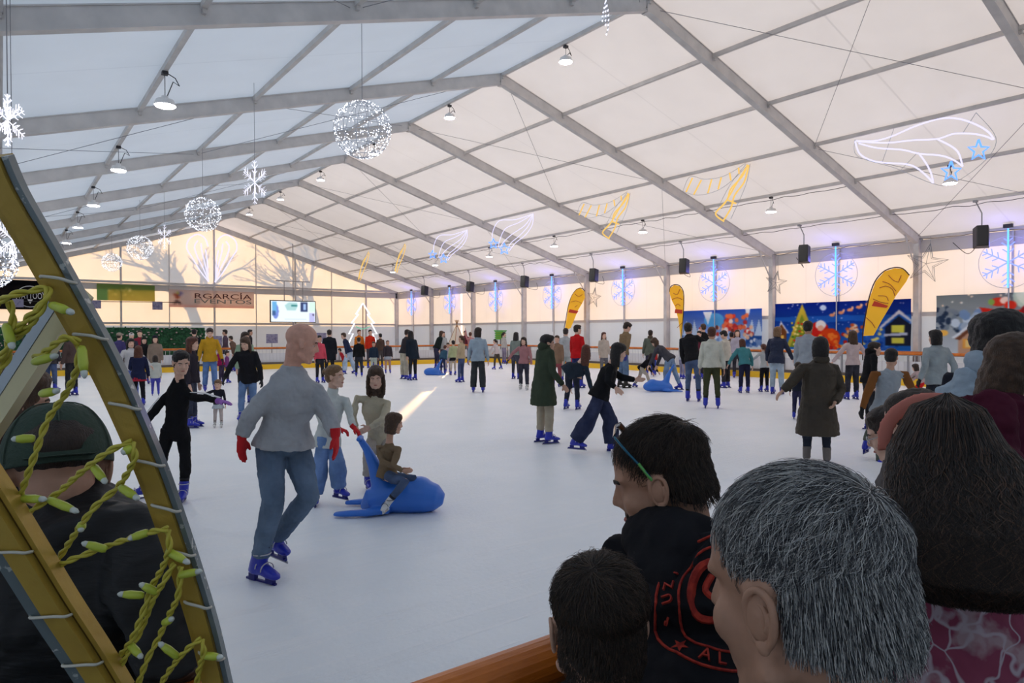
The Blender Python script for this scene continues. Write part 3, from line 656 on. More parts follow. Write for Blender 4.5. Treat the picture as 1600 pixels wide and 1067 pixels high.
m_.tube([c+V(math.cos(u)*w_*.24, 0, math.sin(u)*h*.36) for u in [2*PI*j/24 for j in range(25)]], .02, 5, caps=False); m_.add([c+V(-.12,0,-.15), c+V(.12,0,-.15), c+V(0,0,-.4)], [(0,1,2)]); m_.build('emblem', WINK, t)
text('TATTOO', 'lettering', t, c+V(0,-.01,.02), h*.3, WINK, width=w_*.42)
P = Paint(60, 16, (190,165,70)); P.grad((180,165,80), (150,150,70)); P.rect(0,0,.18,1,(95,135,85)); P.rect(0,.68,1,1,(110,135,75)); P.dots(30,.2,.55,.6,.8,.014,[(215,205,130),(130,140,60)],3); P.dots(18,.25,.3,.7,.45,.01,[(215,200,110)],4)
board('green_banner', 'faded green and ochre banner with unreadable script on the gable', (151,443), (242,471), P)
# small lilac notices on a cord
m_ = MB(); m_.tube([at_Y(-20,471,YS-.2), at_Y(60,471,YS-.2), at_Y(150,471,YS-.2), at_Y(282,472.5,YS-.2)], .02, 5); tag(m_.build('banner_cord', CABLE), 'thin dark cord stretched below the green banner on the gable', 'cord')
LIL = mat('lilac_notice', (.34,.32,.46), .8, noise=((.22,.2,.34), 9, .5, .6))
def notice(a, b, lb, Y=YS-.25, grp='lilac notices'):
    p = at_Y(*a, Y); q = at_Y(*b, Y); m_ = MB(); m_.box(((p.x+q.x)/2, Y, (p.z+q.z)/2), (q.x-p.x, .015, p.z-q.z)); 
    if Y < 35:
        t = thing('notice_sign', lb, 'notice', ((p.x+q.x)/2, Y, 0), grp); m_.build('notice_sheet', LIL, t)
        m_ = MB(); m_.bar(((p.x+q.x)/2, Y+.03, 0), ((p.x+q.x)/2, Y+.03, p.z), .03, .03, up=(1,0,0)); m_.build('post', GREYP, t)
    else: tag(m_.build('notice_sheet', LIL), lb, 'notice', grp)
notice((19,467), (37,480), 'lilac notice hanging below the black tattoo banner'); notice((142,469), (158,482), 'lilac notice at the left end below the green banner'); notice((238,471), (254,484), 'lilac notice between the green banner and the company banner')
notice((416,522), (434,536), 'lilac notice low behind the bald man', 33.5); notice((492,520), (510,534), 'lilac notice low behind the bald man, right of his face', 33.5); notice((332,525), (347,548), 'pale notice behind the man in the mustard hoodie', 33)
# projection screen
P = Paint(80, 36, (235,245,250)); P.ell(.10,.5,.07,.36,(120,140,215)); P.rect(.02,.45,.12,.98,(110,175,225)); P.rect(.02,.3,.10,.52,(70,100,150)); P.poly([(.30,.8),(.36,.55),(.55,.55),(.6,.8),(.58,.95),(.4,.95)], (160,205,205), .8); P.rect(.45,.74,.59,.82,(60,130,130)); P.rect(.66,.5,.82,.96,(60,70,110)); P.rect(.72,.58,.79,.9,(160,190,235)); P.rect(.86,.0,.99,.45,(190,190,235)); P.rect(.86,.5,1,.98,(215,250,230)); P.ell(.96,.35,.02,.05,(60,50,80)); P.rect(.3,.1,.8,.13,(190,205,215))
scr = bpy.data.materials.new('lit_screen'); scr.use_nodes = True; n = scr.node_tree.nodes; l = scr.node_tree.links; n.remove(n['Principled BSDF'])
a_ = n.new('ShaderNodeAttribute'); a_.attribute_name = 'print'; e_ = n.new('ShaderNodeEmission'); e_.inputs[1].default_value = 1.15; l.new(a_.outputs['Color'], e_.inputs[0]); l.new(e_.outputs[0], n['Material Output'].inputs[0])
p = at_Y(423,470,40.5); q = at_Y(492,503,40.5); t = thing('video_screen', 'bright video screen hung in front of the gable above the bald man', 'screen', ((p.x+q.x)/2, 40.5, (p.z+q.z)/2))
printed('screen_picture', P, V(p.x, 40.46, q.z), (q.x-p.x, 0, 0), (0, 0, p.z-q.z), t, 0, scr)
m_ = MB(); m_.box(((p.x+q.x)/2, 40.52, (p.z+q.z)/2), (q.x-p.x+.1, .08, p.z-q.z+.1)); m_.build('case', BLACKP, t)
m_ = MB()
for f in (.3, .5, .72): x = p.x+(q.x-p.x)*f; m_.bar((x, 40.5, p.z), (x, 40.5, roof(x)-.3 if f == .5 else p.z+1.2), .04, .04, up=(1,0,0))
m_.bar((p.x+.3, 40.5, p.z+1.2), (q.x-.3, 40.5, p.z+1.2), .05, .05); m_.bar(((p.x+q.x)/2, 40.5, 0), ((p.x+q.x)/2, 40.5, q.z), .06, .06, up=(1,0,0)); m_.build('hanging_rods', GREYP, t)

# ------------------------------------------------------------------ hedge wall, tepee, green box, tables behind the ice
HG = mat('dark_green_leaves', (.012,.07,.03), .6, noise=((.03,.16,.06), 9, .4, .6), bump=(40, 1))
m_ = MB(); R_ = random.Random(5); hx0, hx1, hy = -12.2, -.95, 42.6
t = thing('hedge_screen', 'dark green artificial hedge screen with pale flowers before the gable', 'hedge', ((hx0+hx1)/2, hy, 0))
m_.box(((hx0+hx1)/2, hy+.05, 1.0), (hx1-hx0, .12, 1.98))
for k in range(2600):
    c = V(R_.uniform(hx0, hx1), hy-.03-R_.uniform(0, .05), R_.uniform(.02, 1.98)); a = R_.uniform(0, 2*PI); s = R_.uniform(.05, .11)
    u = V(math.cos(a), -.4*R_.random(), math.sin(a))*s; v = V(-math.sin(a), -.5*R_.random(), math.cos(a))*s*.5
    m_.add([c-u, c+v, c+u, c-v], [(0,1,2,3)])
m_.build('leaves', HG, t)['kind'] = 'stuff'
m_ = MB()
for k in range(150):
    c = V(R_.uniform(hx0, hx1), hy-.10, 2.0-abs(R_.gauss(0, .55))); c.z = max(.3, min(1.95, c.z)); m_.ell(c, (.075*R_.uniform(.5,1), .03, .05*R_.uniform(.5,1)), n=6, m=4)
m_.build('flowers', mat('pale_pink_petals', (.55,.50,.45), .7, noise=((.6,.4,.42), 3, .4, .6)), t)['kind'] = 'stuff'
c = at_z(716, 560, .0); cy_ = 34.2; c = at_Y(714, 560, cy_); TX = c.x
t = thing('tepee', 'small white tepee tent with wooden poles behind the far barrier', 'tent', (TX, cy_, 0))
m_ = MB(); r_ = .95; ap = V(TX, cy_, 2.15); ring = [V(TX+math.cos(a)*r_, cy_+math.sin(a)*r_, 0) for a in [PI/4+k*PI/2 for k in range(4)]]
m_.add(ring+[V(TX+(p.x-TX)*.08, cy_+(p.y-cy_)*.08, 1.98) for p in ring], [(0,1,5,4),(1,2,6,5),(2,3,7,6),(3,0,4,7)]); m_.build('canvas', cloth2('tepee_canvas', (.8,.76,.68)), t)
m_ = MB()
for p in ring: m_.tube([p, ap+(ap-p)*.12], .022, 6)
m_.build('poles', mat('pine_pole', (.45,.25,.12), .7), t)
p = at_X(774, 517, 11.7); q = at_X(790, 531, 11.7)
t = thing('green_crate', 'bright green slatted crate on a post behind the woman in denim', 'crate', (p.x, (p.y+q.y)/2, 0)); yc = (p.y+q.y)/2; zc = (p.z+q.z)/2
GR = mat('bright_green', (.10,.42,.06), .5); m_ = MB(); R = Matrix.Rotation(.6, 3, 'Z'); 
for k in range(5): m_.box((p.x, yc, zc-.2+k*.1), (.5,.5,.06), R)
m_.box((p.x, yc, zc+.26), (.56,.56,.05), R); m_.build('slats', GR, t); m_ = MB(); m_.box((p.x, yc, zc), (.42,.42,.42), R); m_.build('core', mat('yellow_green', (.35,.42,.03), .6), t)
m_ = MB(); m_.bar((p.x, yc, 0), (p.x, yc, zc-.2), .05, .05, up=(1,0,0)); m_.build('post', GREYP, t)
def table(x, y, lb, w=1.2, d=.6, h=.95, m=None):
    t = thing('high_table', lb, 'table', (x, y, 0)); m_ = MB(); m_.box((x, y, h), (w, d, .04)); m_.build('table_top', m or ORW, t)
    for a in (-1, 1):
        for b in (-1, 1): m_ = MB(); m_.bar((x+a*(w/2-.08), y+b*(d/2-.08), 0), (x+a*(w/2-.08), y+b*(d/2-.08), h-.02), .03, .03, up=(1,0,0)); m_.build('leg', DARKMETAL, t)
c = at_X(1418, 553, 11.95); table(11.95, c.y, 'narrow orange-topped table between the rail and the wall, left of the woman in grey', .5, 1.1, 1.0)
# ------------------------------------------------------------------ bare trees outside, seen as shadows on the gable
BARK = mat('bark', (.10,.08,.06), .9)
def bare_tree(base, top, r, seed, lb):
    R_ = random.Random(seed); m_ = MB(); m2 = MB(); base = Vector(base); top = Vector(top)
    t = thing('bare_tree', lb, 'tree', tuple(base))
    m_.tube([base, base.lerp(top, .5)+V(.1,0,0), top], [r, r*.8, r*.6], 8); m_.build('trunk', BARK, t)
    def br(p, d, L, r, k):
        q = p+d*L; m2.tube([p, p.lerp(q, .5)+V(R_.uniform(-1,1),0,R_.uniform(-1,1))*L*.06, q], [r, r*.85, r*.65], 5)
        if k == 0: return
        for i in range(R_.choice((2,3))):
            nd = (d+V(R_.uniform(-.8,.8), R_.uniform(-.5,.5), R_.uniform(-.3,.5))).normalized(); br(q if i else p.lerp(q,.6), nd, L*R_.uniform(.6,.85), r*.62, k-1)
    for i in range(6):
        a = R_.uniform(0, 2*PI); br(top if i > 2 else base.lerp(top, .75), V(math.cos(a)*.8, math.sin(a)*.4, R_.uniform(.4,1)).normalized(), R_.uniform(1.3,1.8), r*.5, 4)
    m2.build('branches', BARK, t)
def shadow_pt(px, py, s): return at_Y(px, py, YB)+SD*s
a = shadow_pt(330, 560, 7); b = shadow_pt(288, 452, 7); bare_tree((a.x, a.y, 0), b, .34, 3, 'leaning bare tree outside, its shadow falls left of centre on the gable')
a = shadow_pt(505, 545, 6); b = shadow_pt(483, 455, 6); bare_tree((a.x, a.y, 0), b, .26, 12, 'bare tree outside, its shadow falls right of the screen on the gable')
# ------------------------------------------------------------------ people
SKIN = {k: mat('skin_'+k, c, .55, 0, .3, noise=(tuple(x*.86 for x in c), 30, .4, .7)) for k, c in dict(fair=(.70,.44,.33), mid=(.58,.34,.24), tan=(.46,.255,.17), pink=(.66,.36,.27)).items()}
_hc = {}
def hairmat(name, col, c2=None):
    c2 = c2 or tuple(x*1.9 for x in col)
    return mat('hair_'+name, col, .5, 0, .35, noise=(c2, 40, .45, .75), bump=(60, .6, (6, 6, .8)))
HAIR = dict(black=hairmat('black', (.010,.008,.008)), dark=hairmat('dark_brown', (.022,.013,.009)), brown=hairmat('brown', (.05,.026,.014)), auburn=hairmat('auburn', (.07,.022,.012)),
            grey=hairmat('grey', (.10,.105,.11), (.22,.22,.22)), fairh=hairmat('light_brown', (.16,.09,.045)), white=hairmat('white', (.4,.38,.35)))
def cl(col, kind='knit'):
    """clothing material by colour"""
    key = 'cloth_%s_%d_%d_%d' % ((kind,)+tuple(int(c*999) for c in col))
    if key in MATS: return MATS[key]
    if kind == 'denim': return mat(key, col, .85, 0, .2, noise=(tuple(min(1, c*1.5+.015) for c in col), 5, .4, .7), bump=(14, .9))
    if kind == 'puffer': return mat(key, col, .6, 0, .3, noise=(tuple(c*.7 for c in col), 3, .4, .7), bump=(9, 1, (.6, .6, 3)))
    return mat(key, col, .9, 0, .15, noise=(tuple(c*.8 for c in col), 6, .35, .7), bump=(12, .8))
BLUEP = mat('skate_blue', (.018,.030,.42), .32, 0, .5); BLUED = mat('skate_blue_dark', (.012,.016,.19), .4); BLADE = mat('skate_blade', (.35,.36,.40), .3, .8)
LINER = mat('skate_liner', (.01,.01,.014), .8); BUCK = mat('buckle_grey', (.45,.45,.5), .4, .4); WSK = mat('skate_white', (.62,.62,.62), .4); GBOOT = mat('grey_fur_boot', (.16,.14,.13), .9, bump=(30,1)); BKS = mat('shoe_black', (.02,.018,.018), .6)
LIP = mat('lips', (.38,.10,.08), .5); EYEW = mat('eye_white', (.62,.60,.58), .3); EYED = mat('eye_dark', (.012,.009,.008), .25); BROW = mat('brow', (.025,.015,.010), .8)
def vox(o, size, it=4, disp=None):
    r = o.modifiers.new('r', 'REMESH'); r.mode = 'VOXEL'; r.voxel_size = size; r.use_smooth_shade = True
    s = o.modifiers.new('s', 'SMOOTH'); s.factor = .5; s.iterations = it
    if disp:
        for sc_, st in disp:
            key = 'fold_%d' % int(sc_*1000); tx = bpy.data.textures.get(key)
            if not tx: tx = bpy.data.textures.new(key, 'CLOUDS'); tx.noise_scale = sc_; tx.noise_depth = 2
            d = o.modifiers.new('d', 'DISPLACE'); d.texture = tx; d.strength = st; d.mid_level = .5 if sc_ != .02 else .2; d.texture_coords = 'LOCAL'
    return o
def rotm(yaw, pitch=0, roll=0):
    """columns: right, forward, up; yaw = heading of forward measured clockwise from +Y"""
    f = V(math.sin(yaw)*math.cos(pitch), math.cos(yaw)*math.cos(pitch), math.sin(pitch)); r = V(math.cos(yaw), -math.sin(yaw), 0); u = r.cross(f)
    r2 = r*math.cos(roll)+u*math.sin(roll); u2 = -r*math.sin(roll)+u*math.cos(roll)
    return Matrix((r2, f, u2)).transposed()
def add_head(mb, c, R, k, n=14, thin=1.0, nose=1.0):
    """head about .235 high, .155 wide; c at eye level between the ears"""
    def E(p, r): mb.ell(c+R@(V(*p)*k), (r[0]*k, r[1]*k, r[2]*k), R, n, 10)
    def C(p, q, a, b): mb.cap(c+R@(V(*p)*k), c+R@(V(*q)*k), a*k, b*k, 8)
    E((0,-.012,.040), (.077,.097,.082)); E((0,.020,-.030), (.062*thin,.068,.085)); E((0,.040,-.062), (.046*thin,.045,.050)); E((0,.064,-.098), (.024,.020,.018))
    E((0,-.03,-.03), (.060,.060,.06))
    for s in (-1, 1):
        E((s*.036,.052,-.030), (.026,.026,.028)); C((s*.012,.080,.022), (s*.045,.066,.024), .011, .009)       # cheek, brow ridge
        E((s*.078,-.006,-.006), (.008,.019,.031)); C((s*.080,-.018,.018), (s*.083,-.014,-.012), .007, .006); C((s*.060,0,-.07), (s*.030,.05,-.10), .016, .016)   # ear, jaw line
    C((0,.084,.012), (0,.098*nose,-.022), .0085, .012); C((-.012,.088,-.028), (.012,.088,-.028), .009, .009)
    C((-.014,.080,-.056), (.014,.080,-.056), .0085, .0085); C((-.010,.077,-.070), (.010,.077,-.070), .009, .009)
def face_bits(body, c, R, k, brow=None, lip=None, closed=False, eyes=True):
    """eyes, brows and lips as small parts of the body"""
    if eyes:
        m_ = MB(); m2 = MB()
        for s in (-1, 1):
            m_.ell(c+R@(V(s*.030,.0630,.0)*k), (.0130*k,.009*k,.0052*k), R, 10, 6)
            m2.ell(c+R@(V(s*.030,.0680,-.0005)*k), (.0062*k,.006*k,.0056*k), R, 8, 6)
        o = m_.build('eyes', EYEW, body, True); m2.build('irises', EYED, o, True)
    m_ = MB()
    for s in (-1, 1): m_.tube([c+R@(V(s*.014,.0885,.020)*k), c+R@(V(s*.032,.084,.026)*k), c+R@(V(s*.048,.071,.021)*k)], [(.0022*k,.004*k)]*3, 6)
    m_.build('eyebrows', brow or BROW, body, True)
    m_ = MB(); m_.tube([c+R@(V(-.022,.080,-.062)*k), c+R@(V(-.008,.0885,-.060)*k), c+R@(V(.008,.0885,-.060)*k), c+R@(V(.022,.080,-.062)*k)], [.002*k,.0055*k,.0055*k,.002*k], 8); m_.build('lips', lip or LIP, body, True)
def add_hand(mb, w, d, out, k, curl=.5, glove=1.0):
    """hand from wrist w along d; `out` = palm normal"""
    d = d.normalized(); out = (out-d*out.dot(d)).normalized(); s = d.cross(out); g = glove
    p1 = w+d*.085*k
    mb.tube([w-d*.01*k, w+d*.03*k, p1], [(.026*k*g,.019*k*g),(.038*k*g,.016*k*g),(.040*k*g,.013*k*g)], 10, side=tuple(s))
    for i, (o, L) in enumerate(((-.029,.062),(-.010,.075),(.010,.070),(.028,.054))):
        a = p1+s*o*k-d*.008*k; L1 = L*k*.5; d1 = (d*math.cos(curl*.6)+out*math.sin(curl*.6)); d2 = (d*math.cos(curl*1.6)+out*math.sin(curl*1.6))
        b_ = a+d1*L1; e = b_+d2*L1; mb.cap(a, b_, .0092*k*g, .0085*k*g, 7); mb.cap(b_, e, .0085*k*g, .007*k*g, 7)
    t0 = w+d*.025*k-s*.028*k; t1 = t0+(d*.6-s*.8).normalized()*.035*k+out*.008*k; t2 = t1+(d*.9-s*.2+out*.3).normalized()*.032*k
    mb.cap(t0, t1, .013*k*g, .011*k*g, 7); mb.cap(t1, t2, .011*k*g, .008*k*g, 7)
def skeleton(H, face, lean=0, legs=((5,5),(5,5)), splay=4, arms=((5,8,10),(5,8,10)), head=(0,0), side=0, stand=True, sh=.099):
    """joints around the origin; angles in degrees. legs: (thigh forward, knee bend) L,R; arms: (forward, outward, elbow) L,R"""
    D = math.radians; J = {}
    B = rotm(D(face)); r, f, u = B.col[0], B.col[1], B.col[2]
    T = rotm(D(face), -D(lean)*1.0, D(side)); tr, tf, tu = T.col[0], T.col[1], T.col[2]
    J['pel'] = V(0,0,0); J['chest'] = tu*.205*H; J['neck'] = tu*.300*H
    J['waist'] = tu*.10*H
    hd = rotm(D(face+head[0]), D(head[1])-D(lean)*.45, D(side)*.5); J['headR'] = hd; J['head'] = J['neck']+(tu*.5+V(0,0,1)*.5).normalized()*.080*H+hd.col[1]*.014*H
    for i, s in ((0,-1),(1,1)):
        n_ = 'LR'[i]; fw, ou, el = [D(x) for x in arms[i]]
        J['sh'+n_] = J['neck']-tu*.052*H+tr*s*sh*H
        def adir(a): return (-tu*math.cos(a)*math.cos(ou)+tf*math.sin(a)*math.cos(ou)+tr*s*math.sin(ou)).normalized()
        J['el'+n_] = J['sh'+n_]+adir(fw)*.168*H
        fa = (-tu*math.cos(fw+el)*math.cos(ou*.6)+tf*math.sin(fw+el)*math.cos(ou*.6)+tr*s*math.sin(ou*.6)).normalized()
        J['wr'+n_] = J['el'+n_]+fa*.150*H
        th, kn = [D(x) for x in legs[i]]; sp = D(splay)
        J['hip'+n_] = r*s*.043*H
        J['kn'+n_] = J['hip'+n_]+(-u*math.cos(th)*math.cos(sp)+f*math.sin(th)+r*s*math.sin(sp)).normalized()*.245*H
        sa = th-kn; J['an'+n_] = J['kn'+n_]+(-u*math.cos(sa)*math.cos(sp)+f*math.sin(sa)+r*s*math.sin(sp)*.5).normalized()*.235*H
    J['f'] = f; J['r'] = r; return J
SOLE = .085      # ankle height over the ice in a skate, metres at 1.75 m
def skate(root, an, kn, fwd, k, style='blue', far=False, lift=0):
    up = (kn-an).normalized(); fwd = fwd.copy(); fwd.z = -lift; fwd.normalize(); sd_ = fwd.cross(V(0,0,1)).normalized(); nz = sd_.cross(fwd)
    if style == 'none': return
    R = Matrix((sd_, fwd, nz)).transposed(); mt, mt2 = {'blue': (BLUEP, BLUED), 'white': (WSK, WSK), 'black': (BKS, BKS), 'boot': (GBOOT, GBOOT)}[style]
    P = lambda x, y, z: an+R@(V(x, y, z)*k)
    m_ = MB()
    m_.tube([an+up*.125*k, an+up*.05*k, P(0,-.005,-.01), P(0,-.01,-.045)], [(.052*k,.060*k),(.050*k,.058*k),(.048*k,.062*k),(.042*k,.058*k)], 14, side=tuple(sd_))
    m_.tube([P(0,-.065,-.035), P(0,-.03,-.02), P(0,.05,-.012), P(0,.11,-.03), P(0,.165,-.042), P(0,.19,-.048)], [(.030*k,.022*k),(.044*k,.038*k),(.046*k,.040*k),(.048*k,.030*k),(.040*k,.022*k),(.018*k,.012*k)], 14, side=tuple(sd_))
    o = m_.build('skate' if style != 'boot' else 'shoe', mt, root, True); vox(o, .011*k if not far else .02, 3)
    if style == 'boot': return
    m_ = MB()   # blade holder with its two pillars
    m_.box(P(0,-.045,-.072), (.030*k,.055*k,.045*k), R); m_.box(P(0,.115,-.072), (.030*k,.065*k,.04*k), R); m_.box(P(0,.03,-.092), (.016*k,.27*k,.018*k), R)
    m_.build('blade_holder', mt2, o)
    m_ = MB(); m_.box(P(0,.035,-.104), (.005*k,.30*k,.014*k), R); m_.build('blade', BLADE, o)
    if not far:
        m_ = MB(); m_.tube([an+up*.13*k, an+up*.16*k], [(.050*k,.056*k),(.053*k,.06*k)], 12, side=tuple(sd_)); m_.build('liner', LINER, o, True)
        m_ = MB()
        for q, w_ in ((an+up*.09*k, .053), (P(0,.035,.0), .048), (P(0,.085,-.012), .048)):
            m_.tube([q+R@(V(math.cos(a)*w_*1.08, 0, math.sin(a)*w_*.95)*k) if w_ < .05 else q+R@(V(math.cos(a)*w_*1.06, math.sin(a)*w_*1.22, 0)*k) for a in [PI*j/8 for j in range(9)]], (.004*k if w_ < .05 else .005*k), 6)
        m_.build('buckles', BUCK if style == 'blue' else DARKMETAL, o, True)
def limb(mb, pts, rs, n=12): mb.tube(pts, rs, n)
def person(label, J, H, detail=1, skin='fair', hair='dark', hstyle='short', top=(.1,.1,.1), topk='knit', fit=1.0, hem=.0, bottom=(.05,.08,.15), botk='denim', wide=1.0, sleeve=None,
           shoes='blue', gloves=None, hood=None, toe=None, glovefit=1.15, build=1.0, bits=True, skirt=None, extra=None, group=None, name='person', liftL=0, liftR=0, curl=.5, hatc=None, bare=False, headk=1.0, collar=None, hemw=1.0, eyes=True, chesto=1.0, sleevefit=1.0, boots=True):
    """J: world joints. detail 0 far, 1 middle, 2 near"""
    k = H/1.75; vs_ = (.024, .012, .007)[detail]*max(.7, min(1, k)); c = J['head']; R = J['headR']; hk = 1.05*k*headk*(1.0 if H > 1.5 else 1+(1.5-H)*.45)
    root = thing(name, label, 'person', (J['pel'].x, J['pel'].y, 0), group)
    tr = (J['shR']-J['shL']).normalized(); tu = (J['neck']-J['pel']).normalized(); tf = tu.cross(tr).normalized()
    pr = (J['hipR']-J['hipL']).normalized(); b = build
    if toe is None: toe = {}
    # --- skin body: one continuous surface
    m_ = MB()
    add_head(m_, c, R, hk, 12 if detail == 0 else 18)
    nb = c+R@(V(0,-.035,-.05)*hk); m_.tube([nb, nb.lerp(J['neck'], .6), J['neck']-tu*.03*k], [.053*k*b**.5,.052*k*b**.5,.066*k*b], 12)
    m_.tube([J['pel']-tu*.06*k, J['pel']+tu*.04*k, J['waist'], J['chest'], J['neck']-tu*.075*k, J['neck']-tu*.02*k], [(.10*k*b,.08*k*b),(.13*k*b,.09*k*b),(.115*k*b,.085*k*b),(.135*k*b,.090*k*b),(.115*k*b,.068*k*b),(.055*k*b,.05*k*b)], 14, side=tuple(tr))
    for s in 'LR':
        sh, el, wr = J['sh'+s], J['el'+s], J['wr'+s]
        m_.tube([J['neck']-tu*.06*k, sh, sh.lerp(el,.5), el, el.lerp(wr,.4), wr], [.04*k*b,.042*k*b,.038*k*b,.032*k*b,.032*k*b,.022*k*b], 10)
        hp, kn, an = J['hip'+s], J['kn'+s], J['an'+s]
        m_.tube([hp, hp.lerp(kn,.35), kn, kn.lerp(an,.3), an], [.080*k*b,.074*k*b,.05*k,.05*k,.032*k], 10)
        m_.cap(an, an+(toe.get(s) or J['f'])*.10*k-V(0,0,.03*k), .032*k, .022*k, 8)
        if not gloves and detail > 0:
            pass
        hand_dir = (wr-el).normalized()
        inw = (J['neck']*.5+J['pel']*.5-wr); 
        if not gloves: add_hand(m_, wr, J.get('hd'+s, hand_dir), J.get('palm'+s, inw), k, curl)
    body = m_.build('body', SKIN[skin], root, True); vox(body, min(vs_, .0075*(1 if detail == 2 else 1.5 if detail == 1 else 2.4)), 2 if detail else 1)
    if gloves:
        for s in 'LR':
            if gloves.get(s, True) is None: continue
            wr, el = J['wr'+s], J['el'+s]; gm = MB(); hd_ = J.get('hd'+s, (wr-el).normalized())
            add_hand(gm, wr, hd_, J.get('palm'+s, J['pel']-wr), k, curl, glovefit); gm.tube([wr-hd_*.045*k, wr+hd_*.01*k], [.034*k,.03*k], 10)
            vox(gm.build('glove', gloves['m'], root, True), .006 if detail == 2 else .009 if detail else .018, 2)
    if bits and detail: face_bits(body, c, R, hk, HAIR[hair] if hair != 'grey' else None, eyes=eyes)
    # --- trousers
    if bottom is not None:
        m_ = MB(); w = wide
        m_.tube([J['pel']+tu*.075*k, J['pel']+tu*.02*k, J['pel']-V(0,0,.05*k), J['pel']-V(0,0,.10*k)], [(.128*k*b,.100*k*b),(.142*k*b,.112*k*b),(.142*k*b,.115*k*b),(.10*k*b,.09*k*b)], 14, side=tuple(pr))
        for s in 'LR':
            hp, kn, an = J['hip'+s], J['kn'+s], J['an'+s]; sd_ = (kn-an).normalized(); end = an+sd_*(.075*k if w < 1.5 else .03*k)
            m_.tube([hp+V(0,0,.02*k), hp.lerp(kn,.3), hp.lerp(kn,.7), kn, kn.lerp(end,.35), kn.lerp(end,.75), end], [.088*k*b,.092*k*b,.077*k*b*w**.4,.066*k*w**.7,.063*k*w,.056*k*w,.055*k*w], 12)
        o = m_.build('trousers', cl(bottom, botk), root, True); vox(o, vs_, 3, [(.09, .018*k), (.03, .008*k)] if detail else None)
    if skirt is not None:
        m_ = MB(); m_.tube([J['pel']+tu*.08*k, J['pel'], J['pel']-V(0,0,.12*k), J['pel']-V(0,0,.22*k)], [(.125*k,.10*k),(.15*k,.13*k),(.19*k,.17*k),(.23*k,.2*k)], 16, side=tuple(pr)); vox(m_.build('skirt', cl(skirt), root, True), vs_, 2, [(.07,.03*k)])
    # --- top
    if top is not None:
        m_ = MB(); g = fit*b; lo = -.065-hem
        T = []; r_ = []
        if hem > .25:
            zz = [(-hem, .200, .180), (-hem*.6, .19, .172), (-.05, .172, .152), (.10, .152, .127)]
            for h, a, d in zz: T.append((J['pel']+V(0,0,h*k)) if h < 0 else J['pel']+tu*h*k); r_.append((a*k*g, d*k*g))
        else:
            for h, a, d in ((lo, .182*hemw, .150*hemw), (.0, .174*(1+hemw)/2, .145*(1+hemw)/2), (.08, .146, .120), (.15, .135, .110)): T.append(J['pel']+tu*h*k); r_.append((a*k*g, d*k*g))
        T += [J['chest'], J['chest'].lerp(J['neck'], .45), J['neck']-tu*.055*k, J['neck']+tu*.020*k]; r_ += [(.158*k*g*chesto,.116*k*g*chesto),(.158*k*g,.112*k*g),(.112*k*g,.082*k*g),(.064*k*b,.060*k*b)]
        m_.tube(T, r_, 18, side=tuple(tr))
        sg = g*sleevefit
        for s in 'LR':
            sh, el, wr = J['sh'+s], J['el'+s], J['wr'+s]
            a0 = J['neck']-tu*.065*k
            pts = [a0, sh+tu*.004*k, sh.lerp(el,.45), el, el.lerp(wr,.5), el.lerp(wr,.93)]; rr = [.050*k,.056*k*sg,.055*k*sg,.049*k*sg,.044*k*sg,.036*k*sg]
            if sleeve is None: m_.tube(pts, rr, 12)
            else: m_.tube([a0, a0.lerp(sh, .9)], [.060*k,.054*k*sg], 12)
        mt = cl(top, topk) if not hasattr(top, 'name') else top
        o = m_.build('jacket' if topk == 'puffer' or hem > .1 else 'sweater', mt, root, True); vox(o, vs_, 3, [(.10, .022*k), (.035, .010*k)] if detail else None)
        if sleeve is not None:
            m2 = MB()
            for s in 'LR':
                sh, el, wr = J['sh'+s], J['el'+s], J['wr'+s]
                m2.tube([sh.lerp(J['neck'],.38)-tu*.02*k, sh+tu*.004*k, sh.lerp(el,.45), el, el.lerp(wr,.5), el.lerp(wr,.93)], [.055*k,.062*k*sg,.058*k*sg,.051*k*sg,.046*k*sg,.036*k*sg], 12)
            vox(m2.build('sleeves', cl(sleeve, topk), root, True), vs_, 3, [(.10, .02*k)])
        if collar is not None:
            m2 = MB(); q = J['neck']-tu*.02*k; m2.tube([q, q+(c-q)*.42], [.066*k,.063*k], 12); vox(m2.build('collar', cl(collar, topk), root, True), vs_*.8, 3)
    if hood is not None:
        m_ = MB(); q = J['neck']-tf*.055*k-tu*.0*k
        m_.ell(q, (.105*k,.065*k,.070*k), Matrix((tr, tf, tu)).transposed(), 14, 8); m_.ell(q+tf*.06*k+tu*.02*k, (.095*k,.075*k,.035*k), Matrix((tr, tf, tu)).transposed(), 14, 8); m_.ell(q-tu*.07*k-tf*.012*k, (.07*k,.04*k,.05*k), Matrix((tr, tf, tu)).transposed(), 14, 8)
        vox(m_.build('hood', cl(hood, topk), root, True), vs_, 3, [(.06,.014*k)])
